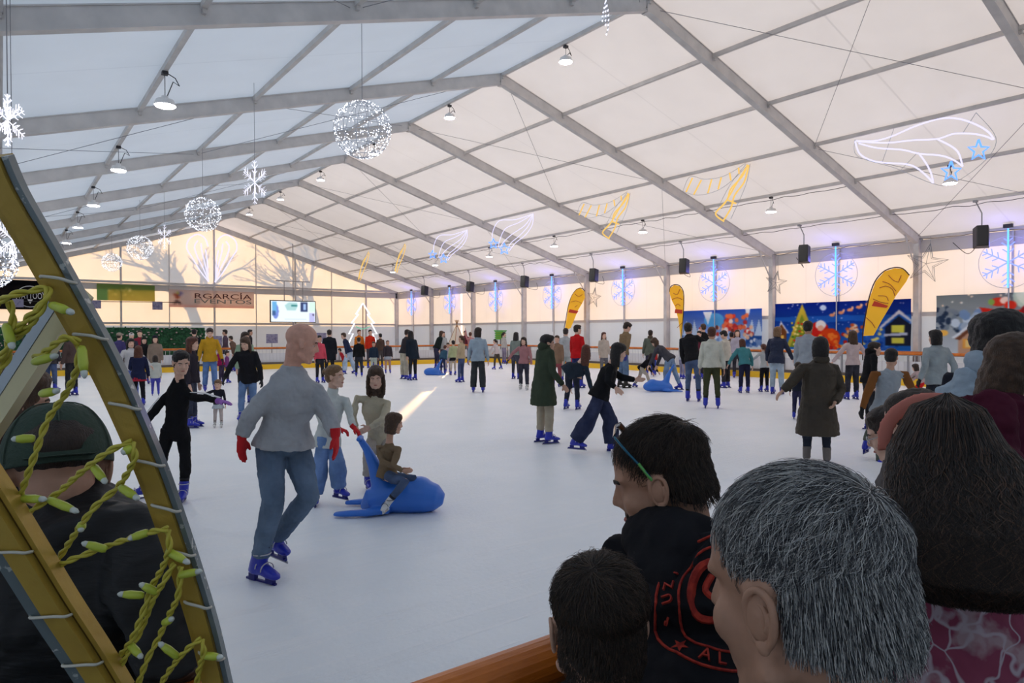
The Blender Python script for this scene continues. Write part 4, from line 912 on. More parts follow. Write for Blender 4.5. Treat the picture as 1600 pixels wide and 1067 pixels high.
    # --- hair
    if hstyle != 'bald':
        m_ = MB()
        def E(p, r): m_.ell(c+R@(V(*p)*hk), (r[0]*hk, r[1]*hk, r[2]*hk), R, 16, 10)
        def TT(P_, r): m_.tube([c+R@(V(*p)*hk) for p in P_], [(a*hk, d*hk) for a, d in r], 14, side=tuple(R.col[0]))
        if hstyle in ('short', 'boy'):
            E((0,-.020,.054), (.085,.100,.084)); E((0,-.045,.0), (.076,.071,.075))
            if hstyle == 'boy': E((0,.020,.085), (.070,.075,.045))
            else: E((0,.03,.092), (.06,.062,.036))
        elif hstyle == 'bob':
            E((0,-.022,.052), (.088,.100,.086)); E((0,.020,.080), (.078,.066,.052)); TT([(0,-.03,.04),(0,-.035,-.04),(0,-.035,-.12)], [(.092,.082),(.095,.075),(.088,.062)])
        elif hstyle in ('long', 'longest'):
            E((0,-.022,.052), (.088,.102,.086)); E((0,.016,.080), (.078,.068,.052)); L = .30 if hstyle == 'long' else .44; dn = R.inverted()@V(0,0,-1)
            q0 = V(0,-.045,-.02); back = V(0,-.035,0)
            TT([(0,-.03,.05), tuple(q0), tuple(q0+back*.5+dn*.12), tuple(q0+back+dn*L*.7), tuple(q0+back*.9+dn*L)], [(.088,.085),(.092,.07),(.100,.055),(.095,.045),(.05,.02)])
            for s in (-1, 1): m_.tube([c+R@(V(s*.076,-.010,.03)*hk), c+R@(V(s*.088,-.005,-.06)*hk), c+R@(V(s*.092,.005,-.10)*hk)+V(0,0,-.10*hk)], [.022*hk,.022*hk,.013*hk], 8)
        elif hstyle in ('pony', 'bun'):
            E((0,-.020,.050), (.082,.098,.082)); E((0,.010,.080), (.073,.062,.047)); E((0,-.045,.0), (.076,.070,.068))
            if hstyle == 'pony': m_.tube([c+R@(V(0,-.10,.045)*hk), c+R@(V(0,-.145,.02)*hk), c+R@(V(0,-.14,-.06)*hk)+V(0,0,-.05*hk), c+R@(V(0,-.12,-.09)*hk)+V(0,0,-.12*hk)], [.022*hk,.032*hk,.03*hk,.01*hk], 10)
            else: E((0,-.115,.06), (.036,.034,.036))
        elif hstyle == 'capstyle':
            E((0,-.05,-.01), (.073,.064,.07))
        o = m_.build('hair', HAIR[hair], root, True); vox(o, min(vs_, .012 if detail else .02), 2, [(.02, .012*hk)] if detail else None)
    if hatc is not None:
        m_ = MB(); m_.ell(c+R@(V(0,-.014,.062)*hk), (.090*hk,.108*hk,.080*hk), R, 16, 10); m_.tube([c+R@(V(0,-.016,.035)*hk), c+R@(V(0,-.014,.068)*hk)], [(.092*hk,.108*hk)]*2, 18, side=tuple(R.col[0]))
        vox(m_.build('hat', cl(hatc), root, True), .01 if detail else .02, 2)
    # --- skates
    if boots:
        for s, lf in (('L', liftL), ('R', liftR)):
            st = shoes if isinstance(shoes, str) else shoes[s]
            skate(root, J['an'+s], J['kn'+s], toe.get(s) or J['f'], k, st, detail == 0, lf)
    return root
def bodyspec(label, foot, H=None, headpx=None, face=0, ov=None, dd=0, **kw):
    """place a figure standing at a pixel of the ice; ov moves joints to (px, py, metres nearer)"""
    g = at_z(foot[0], foot[1], 0); D = (g-CP).dot(F); base = math.degrees(math.atan2(g.x-CP.x, g.y-CP.y))
    sk = {q: kw.pop(q) for q in ('lean', 'legs', 'splay', 'arms', 'head', 'side', 'sh') if q in kw}
    def mk(H):
        J = skeleton(H, face+base, **sk); k = H/1.75
        lo = min(J['anL'].z, J['anR'].z); mid = (J['anL']+J['anR'])/2
        off = V(g.x-mid.x, g.y-mid.y, (.110 if kw.get('shoes') != 'boot' else .078)*k-lo)
        for q in J:
            if q not in ('headR', 'f', 'r'): J[q] = J[q]+off
        return J
    if H is None:   # height from the photo: the top of the head has to reach headpx
        H = 1.7
        for _ in range(5):
            J = mk(H); top = J['head'].z+.13*H/1.75; want = CAM_Z+(521.5-.0027*0-headpx)*D/FPX+ (D*0)
            y = 533.5-FPX*((V(J['head'].x, J['head'].y, top)-CP).dot(UU))/((J['head']-CP).dot(F)); cur = foot[1]-y; H *= (foot[1]-headpx)/cur
    J = mk(H)
    if ov:
        px_ = lambda v: at_d(v[0], v[1], D-(v[2] if len(v) > 2 else 0))
        def shift(a, bs):
            if a in ov:
                d_ = px_(ov[a])-J[a]
                for q in bs:
                    if q not in ov: J[q] = J[q]+d_
        if 'neck' not in ov and 'chest' in ov: pass
        shift('pel', ['hipL', 'hipR']); shift('neck', ['shL', 'shR', 'head', 'elL', 'elR', 'wrL', 'wrR'])
        for s_ in 'LR':
            if 'sh'+s_ in ov: J_n = px_(ov['sh'+s_])-J['sh'+s_]; [J.__setitem__(q, J[q]+J_n) for q in ('el'+s_, 'wr'+s_) if q not in ov]; J['sh'+s_] = px_(ov['sh'+s_])
            if 'el'+s_ in ov and 'wr'+s_ not in ov: J['wr'+s_] = J['wr'+s_]+px_(ov['el'+s_])-J['el'+s_]
            if 'an'+s_ in ov and 'kn'+s_ not in ov: J['kn'+s_] = J['hip'+s_].lerp(px_(ov['an'+s_]), .51)
        for q, v in ov.items():
            if q in ('hdL', 'hdR', 'palmL', 'palmR'): continue
            J[q] = at_d(v[0], v[1], D-(v[2] if len(v) > 2 else 0))
    for q in ('hdL', 'hdR', 'palmL', 'palmR'):
        if ov and q in ov: x_, y_, z_ = ov[q]; J[q] = (RR*x_+V(0,0,1)*y_-F*z_).normalized()
        else: J.pop(q, None)
    if ov and ('pel' in ov or 'chest' in ov): J['waist'] = J['pel'].lerp(J['chest'], .48)
    return person(label, J, H, **kw), J, H
B = bodyspec
RED = mat('red_knit_glove', (.52,.012,.018), .85, bump=(40, .5)); PURP = mat('purple_glove', (.30,.12,.45), .8); BKG = mat('black_glove', (.012,.012,.014), .8); BLG = mat('blue_glove', (.03,.04,.25), .7)
SKB = {'dark': (.012,.012,.014)}
# ---- bald man in the grey sweatshirt
B('bald man in a light grey sweatshirt, jeans and red gloves, skating with both arms lowered', (421,899), H=1.80, face=128, lean=12, legs=((18,40),(4,14)), head=(-38,-8), detail=2,
  ov=dict(pel=(444,686,.02), chest=(456,634,.04), neck=(456,575,.05), head=(472,537,.06), shL=(492,614,.0), shR=(421,617,.12), elL=(514,651,.04), wrL=(524,680,.16), elR=(389,652,.16), wrR=(378,684,.18),
          hipL=(462,700,-.04), hipR=(422,700,.06), knL=(483,775,.05), anL=(427,846,-.22), knR=(427,783,.16), anR=(403,884,.10), hdL=(.08,-1,.1), hdR=(-.02,-1,.05), palmL=(-1,0,0), palmR=(1,0,.2)),
  toe={'L': (RR*.75-F*.66).normalized()*1, 'R': (RR*.86-F*.5).normalized()}, skin='pink', hstyle='bald', top=(.40,.42,.45), fit=1.06, hem=-.02, hemw=1.06, sleevefit=1.12, bottom=(.085,.13,.20), wide=1.08, gloves={'m': RED}, glovefit=1.25, curl=.25, shoes='blue')
# ---- girl in the black tracksuit
r_, J_, H_ = B('girl in a black striped tracksuit and purple gloves, gliding toward the spectators', (254,782), H=1.53, face=172, lean=6, legs=((14,8),(2,6)), splay=9, head=(-6,-14), detail=2,
  ov=dict(head=(283,567,.08), neck=(280,593,.03), chest=(277,628,0), pel=(274,672,0), shR=(258,622,.02), shL=(298,621,.02), elR=(236,648,.06), wrR=(224,668,.12), elL=(322,622,.10), wrL=(344,627,.20), knR=(253,718,.05), anR=(224,765,-.1), knL=(290,722,.05), anL=(287,768,.05), hdL=(1,-.1,.3), hdR=(-.4,-.9,.2), palmL=(0,-1,0), palmR=(1,0,0)),
  toe={'L': (RR*.25-F).normalized(), 'R': (RR*-.75-F*.6).normalized()}, skin='fair', hair='black', hstyle='pony', top=(.010,.010,.012), fit=1.0, build=.82, hem=.04, bottom=(.010,.010,.012), botk='knit', wide=.92, gloves={'m': PURP}, curl=.3, shoes='blue')
WST = mat('white_stripe', (.7,.7,.7), .7)
for n_, s in (('L', 1), ('R', -1)):
    sh, el, wr = J_['sh'+n_], J_['el'+n_], J_['wr'+n_]; m_ = MB(); o_ = (sh-J_['neck']).normalized()
    for q in (-.018, 0, .018):
        up_ = V(0,0,1) if n_ == 'L' else RR*-1
        w_ = -F*q if n_ == 'L' else (V(0,0,1)*.5-F).normalized()*q
        m_.tube([sh+up_*.050+w_, sh.lerp(el,.5)+up_*.051+w_, el+up_*.045+w_, el.lerp(wr,.5)+up_*.040+w_, wr+up_*.034+w_], .004, 5)
    m_.build('sleeve_stripes', WST, r_)
m_ = MB(); p = at_d(292, 611, 6.15); 
# ---- girl in the white turtleneck
B('girl in a white turtleneck and wide jeans behind the bald man, holding the blue seal', (512,786), H=1.42, face=128, lean=8, legs=((10,8),(-2,6)), head=(-8,6), detail=2,
  ov=dict(head=(524,589,.03), neck=(519,615,0), chest=(519,636,0), pel=(512,683,0), shL=(541,627,.0), shR=(494,628,.05), elL=(548,655,.05), wrL=(553,668,.12), elR=(503,660,.12), wrR=(530,670,.18), knR=(500,733,.03), anR=(492,775,.05), knL=(527,722,.05), anL=(529,764,.0), hdR=(1,-.3,.1), hdL=(.6,-.6,.1), palmR=(0,-1,0), palmL=(0,-1,0)),
  toe={'L': (RR*.8-F*.6).normalized(), 'R': (RR*.3-F).normalized()}, skin='fair', hair='fairh', hstyle='bun', top=(.62,.66,.64), fit=1.05, build=.86, hem=.05, collar=(.62,.66,.64), bottom=(.13,.22,.42), wide=1.65, gloves={'m': RED}, curl=.7)
# ---- girl in the cream sweater
B('long-haired girl in a cream knitted sweater bending over the blue seal handle', (592,766), H=1.50, face=168, lean=22, legs=((6,8),(-2,6)), head=(14,-6), detail=2,
  ov=dict(head=(587,590,.08), neck=(586,617,0), chest=(583,640,0), pel=(592,690,-.12), shR=(558,624,.04), shL=(606,632,.02), elR=(551,652,.10), wrR=(557,668,.14), elL=(598,656,.16), wrL=(577,668,.16), hdR=(.3,-.8,.2), hdL=(-.8,-.4,.2)),
  skin='fair', hair='brown', hstyle='long', top=(.54,.48,.35), fit=1.05, build=.86, hem=.06, bottom=(.42,.38,.34), botk='knit', wide=1.3)
# ---- blue seal with the child on it
SEAL = mat('seal_blue_plastic', (.028,.16,.62), .32, 0, .5)
def seal(label, px, flip=1, s=1.0, child=None):
    """skating aid: a seal lying on the ice, its raised tail is the push handle"""
    g = at_z(px[0], px[1], 0); D = (g-CP).dot(F); u = 1063.19/D
    t = thing('skating_seal', label, 'skating aid', (g.x, g.y, 0), 'blue seal shaped skating aids')
    X = RR.copy(); X.z = 0; X.normalize(); X *= flip; Y = V(-X.y, X.x, 0)*flip*1.0; Z = V(0,0,1)
    P = lambda x, y, z: g+(X*x+Y*y+Z*z)*s
    m_ = MB()
    m_.tube([P(-.30,0,.02), P(-.22,0,.09), P(-.05,0,.14), P(.12,0,.15), P(.26,0,.14), P(.36,0,.125), P(.43,0,.11)], [.05,.13,.15,.16,.15,.12,.05], 16, side=tuple(Y), ell=(1.05,1))
    m_.ell(P(.20,0,.21), (.14*s,.13*s,.11*s), n=16, m=10)
    m_.tube([P(-.10,0,.10), P(-.14,0,.26), P(-.20,0,.42), P(-.27,0,.57), P(-.33,0,.66)], [.13,.095,.062,.038,.030], 14)
    m_.tube([P(-.33,-.08,.665), P(-.33,0,.67), P(-.33,.08,.665)], [.022,.028,.022], 10)
    for q in (-1, 1): m_.tube([P(-.05,q*.12,.05), P(-.22,q*.20,.045), P(-.44,q*.21,.035), P(-.52,q*.20,.03)], [(.05,.04),(.055,.035),(.05,.025),(.03,.02)], 10, side=tuple(Y))
    vox(m_.build('seal_body', SEAL, t, True), .009 if D < 10 else .02, 14)
    m_ = MB()
    for q in (-1, 1): m_.ell(P(.33,q*.075,.15), (.014*s,.014*s,.014*s), n=8, m=6)
    m_.build('seal_eyes', BLACKP, t); return t, P
seal('large blue plastic seal carrying the small child in brown', (620,799))
B('small child in a brown sweater sitting sideways on the blue seal', (616,801), H=1.02, face=62, lean=-2, legs=((75,70),(75,70)), head=(14,-10), detail=2,
  ov=dict(pel=(605,739,.06), chest=(606,712,.06), neck=(608,694,.06), head=(616,662,.06), shL=(591,700,.04), shR=(622,703,.16), elL=(598,722,.16), elR=(615,727,.24), wrL=(628,733,.22), wrR=(630,736,.26), hipL=(600,744,.02), hipR=(606,745,.14), knR=(633,752,.30), anR=(604,788,.30), knL=(646,748,.0), anL=(655,775,-.12), hdL=(1,-.1,0), hdR=(1,0,0)),
  toe={'R': (RR*-.15-F-V(0,0,.5)).normalized(), 'L': (RR*.6-F*.2).normalized()}, skin='mid', hair='brown', hstyle='bob', top=(.20,.14,.085), fit=1.05, build=.95, bottom=(.05,.075,.14), shoes='white')

# ---- middle distance
B('young man in a dark green hooded parka and beige trousers, standing with hands in front', (851,692), headpx=514, face=62, lean=4, legs=((3,5),(6,8)), head=(18,0), arms=((8,8,35),(8,8,35)), detail=1,
  ov=dict(head=(856,537,0)), skin='mid', hair='black', top=(.050,.066,.042), hem=.36, fit=1.12, hood=(.045,.058,.038), bottom=(.42,.36,.27), botk='knit', wide=1.15, collar=(.4,.4,.4))
B('woman in black jacket and wide navy jeans striding right, one arm out', (927,706), H=1.66, face=82, lean=16, legs=((-4,18),(8,0)), head=(0,-8), detail=1,
  ov=dict(head=(967,551,0), neck=(955,570,0), chest=(949,585,0), pel=(937,615,0), shL=(948,575,-.12), shR=(953,577,.14), elR=(950,596,.22), wrR=(962,606,.25), elL=(972,590,-.1), wrL=(993,593,-.1), knR=(921,655,.08), anR=(898,690,.05), knL=(953,655,-.08), anL=(956,696,-.05), hdL=(1,0,.1)),
  toe={'R': (RR*.9-F*.5).normalized(), 'L': (RR*.9-F*.4).normalized()}, skin='fair', hair='black', hstyle='longest', top=(.010,.010,.012), fit=1.05, bottom=(.018,.024,.06), wide=2.0)
B('woman in dark blue jacket with long brown hair, her back turned, behind the striding woman', (893,640), headpx=524, face=25, lean=14, legs=((4,20),(8,10)), arms=((20,15,20),(15,12,20)), detail=1, skin='fair', hair='auburn', hstyle='longest', top=(.02,.03,.045), fit=1.15, hem=.12, bottom=(.015,.018,.03), ov=dict(neck=(906,568,0), head=(916,548,.02), chest=(901,590,0)))
B('person in long dark brown quilted coat seen from behind, one arm reaching out', (1276,722), H=1.70, face=2, lean=2, legs=((2,4),(2,4)), detail=1,
  ov=dict(head=(1282,543,0), shL=(1253,577,0), shR=(1304,577,0), elL=(1238,596,.05), wrL=(1222,611,.05), elR=(1314,610,.0), wrR=(1304,630,.2), hdL=(-.7,-.7,.1), neck=(1281,562,0), chest=(1280,590,0), pel=(1277,635,0)), skin='mid', hair='black', hstyle='bob', top=(.05,.038,.026), topk='puffer', hem=.36, fit=1.34, hood=(.045,.035,.024), bottom=(.02,.025,.04), wide=.95, shoes='boot')
B('boy in grey sweater with rust brown sleeves leaning forward, black glove out', (1366,716), H=1.50, face=14, lean=16, legs=((4,10),(16,10)), splay=6, detail=1,
  ov=dict(head=(1393,559,.0), neck=(1391,578,0), chest=(1388,600,0), pel=(1380,640,0), shL=(1367,585,0), shR=(1414,586,0), elL=(1354,617,.05), wrL=(1347,640,.1), elR=(1424,606,-.1), hdL=(-.2,-1,.1), knL=(1362,672,0), anL=(1352,697,0), knR=(1376,690,.1), anR=(1377,728,.25)), skin='mid', hair='black', top=(.34,.38,.42), sleeve=(.22,.085,.025), fit=1.08, bottom=(.10,.12,.10), botk='knit', wide=1.2, gloves={'m': BKG, 'R': None})
B('young person in black hoodie in profile behind the boy with rust sleeves', (1360,672), headpx=527, face=75, lean=6, head=(10,0), detail=1, skin='fair', hair='dark', top=(.012,.012,.014), hood=(.012,.012,.014), bottom=(.015,.015,.02), ov=dict(head=(1367,546,0)))
B('long-haired girl in pale pink sweater, arms out, before the night poster', (1331,624), headpx=517, face=-30, lean=0, arms=((5,38,25),(5,38,25)), detail=1, skin='fair', hair='brown', hstyle='longest', top=(.56,.45,.45), fit=1.05, bottom=(.02,.02,.03), wide=1.1)
B('woman in light grey sweatshirt and dark gloves before the timber house poster', (1462,672), headpx=516, face=-32, lean=4, head=(-18,0), arms=((-20,18,40),(-20,14,40)), detail=1, skin='fair', hair='black', hstyle='bob', top=(.33,.38,.40), fit=1.15, hem=.08, bottom=(.012,.015,.025), gloves={'m': BKG})
B('man in a cream sweater and olive trousers standing with his back turned', (1112,638), H=1.74, headpx=514, face=2, lean=2, legs=((2,3),(2,3)), arms=((4,10,6),(4,10,6)), splay=5, detail=1, skin='tan', hair='auburn', hstyle='short', top=(.60,.60,.52), fit=1.12, bottom=(.055,.06,.03), botk='knit', wide=.95)
B('person in a black jacket with a grey seam and slim jeans leaning to the right', (1083,627), headpx=505, face=10, lean=12, side=12, arms=((20,10,20),(60,30,30)), detail=1, skin='mid', hair='black', top=(.014,.014,.017), fit=1.12, bottom=(.06,.09,.17), wide=.95)
seal('blue seal pushed by the bending woman in jeans, mostly hidden behind her legs', (1032,612), flip=-1, s=1.1)
B('woman in a dark grey jacket and light jeans bending far over the second blue seal', (1052,611), H=1.68, face=-68, lean=48, legs=((12,16),(-16,6)), arms=((70,6,5),(62,6,10)), head=(0,-25), detail=1, skin='fair', hair='brown', hstyle='long', top=(.06,.06,.075), fit=1.1, bottom=(.16,.24,.36), wide=1.1)
B('child with pale trousers slumped over the seal in front of the bending woman', (1003,606), H=1.25, face=120, lean=50, legs=((-20,20),(50,30)), arms=((80,10,10),(80,10,10)), detail=1, skin='fair', hair='black', hstyle='bob', top=(.015,.015,.02), bottom=(.5,.45,.38), botk='knit')
B('tall young man in a tan jacket and jeans looking down, near the far rail', (973,606), headpx=504, face=55, lean=12, legs=((6,14),(4,6)), head=(12,-20), arms=((15,8,25),(-10,14,5)), detail=1, skin='fair', hair='dark', top=(.23,.16,.09), fit=1.1, bottom=(.10,.16,.26), wide=1.3, gloves={'m': BLG}, shoes='black')
B('person in a grey green jacket with a fur hood seen from behind', (1016,588), headpx=516, face=5, lean=10, arms=((4,12,10),(4,12,10)), detail=1, skin='mid', hair='dark', top=(.10,.12,.10), fit=1.18, hem=.1, hood=(.10,.08,.06), bottom=(.03,.03,.06))
B('child in red and dark blue skating beside the person with the fur hood', (1021,586), H=1.15, face=10, lean=10, dd=0, detail=0, skin='mid', hair='dark', top=(.45,.03,.03), bottom=(.03,.06,.3))
B('woman in a pale denim jacket with a red patch on its back and dark trousers', (747,613), headpx=512, face=8, lean=3, legs=((6,10),(2,3)), splay=5, arms=((6,12,18),(6,12,8)), head=(20,0), detail=1, skin='fair', hair='dark', hstyle='bob', top=(.30,.38,.46), fit=1.1, hem=.04, bottom=(.035,.04,.045), botk='knit', wide=1.5)
B('woman in a pink knitted top skating toward the camera with one arm out', (819,609), headpx=527, face=196, lean=4, legs=((6,6),(10,24)), arms=((5,12,10),(10,50,8)), detail=1, skin='fair', hair='dark', hstyle='long', top=(.40,.19,.20), fit=1.1, bottom=(.03,.03,.05), wide=1.1, shoes='white', gloves={'m': BKG, 'L': None})
B('child in white top and dark leggings with ponytail, right of the pale denim jacket', (778,577), headpx=530, face=-60, lean=12, legs=((12,10),(-12,6)), arms=((50,10,20),(40,10,20)), detail=0, skin='fair', hair='dark', hstyle='pony', top=(.60,.52,.52), bottom=(.05,.04,.03))
B('woman with very long dark hair left of the woman in pink', (806,592), headpx=519, face=30, lean=5, detail=0, skin='mid', hair='black', hstyle='longest', top=(.20,.24,.22), bottom=(.04,.04,.06))
B('small person with a dark ponytail beside the green crate', (788,568), headpx=519, face=60, detail=0, skin='fair', hair='dark', hstyle='pony', top=(.5,.48,.45), bottom=(.2,.18,.25))
B('person in a pale grey tracksuit seen from behind, below the farthest yellow flag', (884,597), headpx=513, face=8, lean=3, detail=1, arms=((5,10,25),(5,10,10)), skin='fair', hair='dark', top=(.42,.44,.46), fit=1.08, hem=.06, bottom=(.40,.44,.44), botk='knit', wide=1.15)
B('man in bright red jacket with short dark hair, behind the dark blue jacket', (903,606), headpx=508, face=40, head=(25,0), detail=1, skin='fair', hair='dark', top=(.52,.012,.015), fit=1.1, hem=.05, bottom=(.02,.03,.12))
B('child dressed in red low behind the person in pale grey', (890,590), H=.95, face=0, lean=8, detail=0, skin='fair', hair='black', top=(.5,.02,.03), bottom=(.5,.02,.03))
B('person in a brown coat half hidden behind the young man in the green parka', (870,604), headpx=524, face=-160, detail=0, skin='fair', hair='brown', top=(.28,.18,.12), hem=.1, bottom=(.25,.06,.07))
B('dark-haired woman in pale coat between striding woman and man in tan', (944,590), headpx=519, face=150, detail=0, skin='fair', hair='auburn', hstyle='long', top=(.5,.44,.38), hem=.12, bottom=(.1,.1,.12))
B('young man in a cream padded jacket and black trousers looking down', (1134,606), headpx=517, face=-60, head=(-10,-20), lean=8, detail=1, skin='fair', hair='black', top=(.56,.53,.46), fit=1.1, hem=.06, bottom=(.015,.015,.02), wide=1.2)
B('person with dark hair in maroon behind the man in the cream sweater', (1092,592), headpx=517, face=-150, detail=0, skin='fair', hair='black', top=(.12,.02,.04), bottom=(.02,.02,.03))
B('person in a teal jacket and navy trousers bending forward, arms out', (1163,614), headpx=530, face=-20, lean=22, arms=((30,35,10),(20,20,20)), detail=1, skin='fair', hair='auburn', hstyle='bob', top=(.06,.23,.26), fit=1.15, bottom=(.018,.02,.05), botk='knit', wide=1.1)
B('girl in white top and black leggings right of the teal jacket', (1194,612), headpx=538, face=-30, lean=8, arms=((40,40,0),(10,10,10)), detail=1, skin='fair', hair='auburn', hstyle='pony', top=(.55,.58,.6), bottom=(.015,.015,.02), botk='knit')
B('person in a navy puffer jacket and pale jeans with fair hair', (1214,616), headpx=511, face=20, lean=6, head=(15,0), arms=((4,14,20),(20,20,20)), detail=1, skin='fair', hair='fairh', hstyle='bob', top=(.012,.02,.055), topk='puffer', fit=1.2, hem=.08, bottom=(.30,.38,.46), wide=1.15)
B('tall person in a grey printed sweatshirt behind the long brown coat', (1262,640), headpx=502, face=15, lean=4, detail=1, skin='tan', hair='black', top=(.33,.37,.42), fit=1.15, bottom=(.015,.02,.05))
B('small child in dark blue peeking from behind the long brown coat', (1247,655), H=1.05, face=0, lean=4, detail=1, skin='fair', hair='dark', top=(.015,.018,.03), bottom=(.02,.02,.06))
B('small child with pale legs and red trousers kneeling left of the woman in grey', (1440,626), H=.95, face=-60, lean=30, legs=((40,70),(30,60)), arms=((70,10,10),(70,10,10)), detail=1, skin='fair', hair='dark', hstyle='bob', top=(.5,.38,.38), bottom=(.62,.02,.02), botk='knit')
B('child in light blue behind the person in the black seamed jacket', (1066,592), headpx=532, face=60, detail=0, skin='fair', hair='black', top=(.45,.48,.55), bottom=(.2,.2,.3))
B('person in a pale lilac top with brown hair before the pale blue poster', (1152,590), headpx=515, face=170, detail=0, skin='fair', hair='brown', hstyle='long', top=(.45,.42,.5), bottom=(.02,.02,.03))
# ---- left side of the ice
B('man in mustard yellow hoodie and jeans facing the camera', (328,612), headpx=513, face=176, lean=5, legs=((10,14),(-6,8)), head=(0,-12), arms=((8,16,30),(2,14,12)), detail=1, skin='fair', hair='dark', top=(.50,.28,.02), fit=1.15, hem=.04, hood=(.48,.27,.02), bottom=(.08,.15,.32), wide=1.2, gloves={'m': BKG, 'R': None})
B('woman in a black jacket with long brown hair reaching down toward the toddler', (387,658), headpx=527, face=196, lean=15, legs=((6,10),(12,10)), head=(10,-14), arms=((10,16,14),(38,24,6)), detail=1, skin='fair', hair='brown', hstyle='longest', top=(.014,.014,.018), fit=1.18, hem=.08, bottom=(.10,.17,.32), wide=1.1, gloves={'m': BKG})
B('woman in a light green jacket behind the woman reaching down', (383,630), headpx=519, face=150, lean=5, detail=1, skin='fair', hair='dark', hstyle='long', top=(.24,.34,.24), fit=1.15, bottom=(.1,.1,.12))
B('toddler in a dark top and pale printed skirt holding a helping hand', (341,668), headpx=596, face=190, lean=2, arms=((5,12,10),(50,60,5)), detail=2, headk=1.12, skin='fair', hair='fairh', hstyle='boy', top=(.02,.02,.03), skirt=(.45,.50,.56), bottom=(.5,.42,.4), botk='knit', shoes='white')
B('woman with wavy auburn hair in a dark jacket behind the girl in the tracksuit', (300,668), headpx=527, face=110, lean=4, detail=1, skin='fair', hair='auburn', hstyle='long', top=(.03,.025,.035), fit=1.1, bottom=(.03,.035,.06))
B('girl in a white printed t-shirt and blue jeans beside the gold frame', (205,628), headpx=529, face=165, lean=3, arms=((10,40,30),(10,20,60)), detail=1, skin='fair', hair='black', hstyle='long', top=(.52,.52,.54), fit=1.05, bottom=(.09,.13,.34), wide=1.3)
B('girl with long auburn hair, dark blue coat and red skirt hem, from behind', (217,634), headpx=541, face=10, lean=3, arms=((20,10,60),(10,10,10)), detail=1, skin='fair', hair='auburn', hstyle='longest', top=(.014,.018,.055), fit=1.15, hem=.12, skirt=(.35,.02,.04), bottom=(.012,.012,.016), botk='knit')
B('woman in beige coat and dark beret before the hedge screen', (243,600), headpx=524, face=180, detail=0, skin='fair', hair='dark', hstyle='long', top=(.25,.19,.15), hem=.15, hatc=(.02,.02,.035), bottom=(.02,.02,.02))
B('woman in black left of the beige coat', (226,600), headpx=526, face=170, detail=0, skin='fair', hair='black', hstyle='long', top=(.015,.015,.018), bottom=(.05,.02,.02), hatc=(.02,.03,.02))
B('child in a white coat with dark hair below the beige coat', (243,618), headpx=556, face=0, detail=0, skin='fair', hair='dark', hstyle='bob', top=(.50,.52,.48), hem=.12, bottom=(.05,.05,.3))
B('person in a violet blue jacket beside the gold bar, before the hedge', (188,596), headpx=520, face=40, detail=0, skin='fair', hair='dark', top=(.06,.05,.16), hatc=(.3,.25,.2), bottom=(.05,.03,.03))
B('person with a white woollen hat before the hedge', (206,590), headpx=520, face=180, detail=0, skin='fair', hair='dark', top=(.04,.035,.06), hatc=(.6,.58,.55), bottom=(.02,.02,.02))
B('person with a red scarf half hidden near the hedge', (219,586), headpx=516, face=180, detail=0, skin='fair', hair='dark', top=(.22,.02,.04), bottom=(.02,.02,.02))
B('dark figure standing at the right end of the hedge screen', (304,590), headpx=514, face=0, detail=0, skin='fair', hair='black', top=(.012,.014,.02), bottom=(.012,.014,.02), hem=.1)
B('person in a purple grey jacket far behind, right of the mustard hoodie', (351,578), headpx=515, face=-80, detail=0, skin='mid', hair='dark', top=(.10,.07,.10), bottom=(.05,.05,.08))
B('person in brown leaning on the far rail', (368,580), headpx=525, face=-60, lean=25, detail=0, skin='mid', hair='dark', top=(.13,.08,.06), bottom=(.05,.04,.04))
B('child in a raspberry jacket near the far rail', (346,600), headpx=543, face=-60, lean=15, detail=0, skin='fair', hair='dark', top=(.28,.01,.08), bottom=(.03,.02,.05))
B('small child in purple beside the raspberry jacket', (356,598), headpx=549, face=100, detail=0, skin='fair', hair='dark', top=(.2,.05,.2), bottom=(.03,.02,.05))
B('person with short dark hair behind the woman in light green', (392,575), headpx=515, face=90, detail=0, skin='mid', hair='black', top=(.03,.03,.04), bottom=(.03,.03,.04))
B('person in dark coat and blue jeans seen through the gold frame', (80,612), headpx=515, face=40, detail=1, skin='mid', hair='dark', top=(.05,.045,.05), fit=1.2, hem=.1, bottom=(.05,.08,.17))
B('person in brown jacket and black trousers seen through the gold frame', (112,618), headpx=517, face=-40, detail=1, skin='mid', hair='black', top=(.09,.06,.055), fit=1.15, bottom=(.012,.012,.016))
B('person in teal far behind the gold frame near the hedge', (128,590), headpx=530, face=20, detail=0, skin='fair', hair='black', top=(.02,.16,.20), bottom=(.02,.02,.02))
B('person in maroon seen between the two gold bars at the left edge', (44,618), headpx=528, face=60, detail=1, skin='mid', hair='dark', hstyle='long', top=(.08,.02,.02), bottom=(.02,.02,.03))
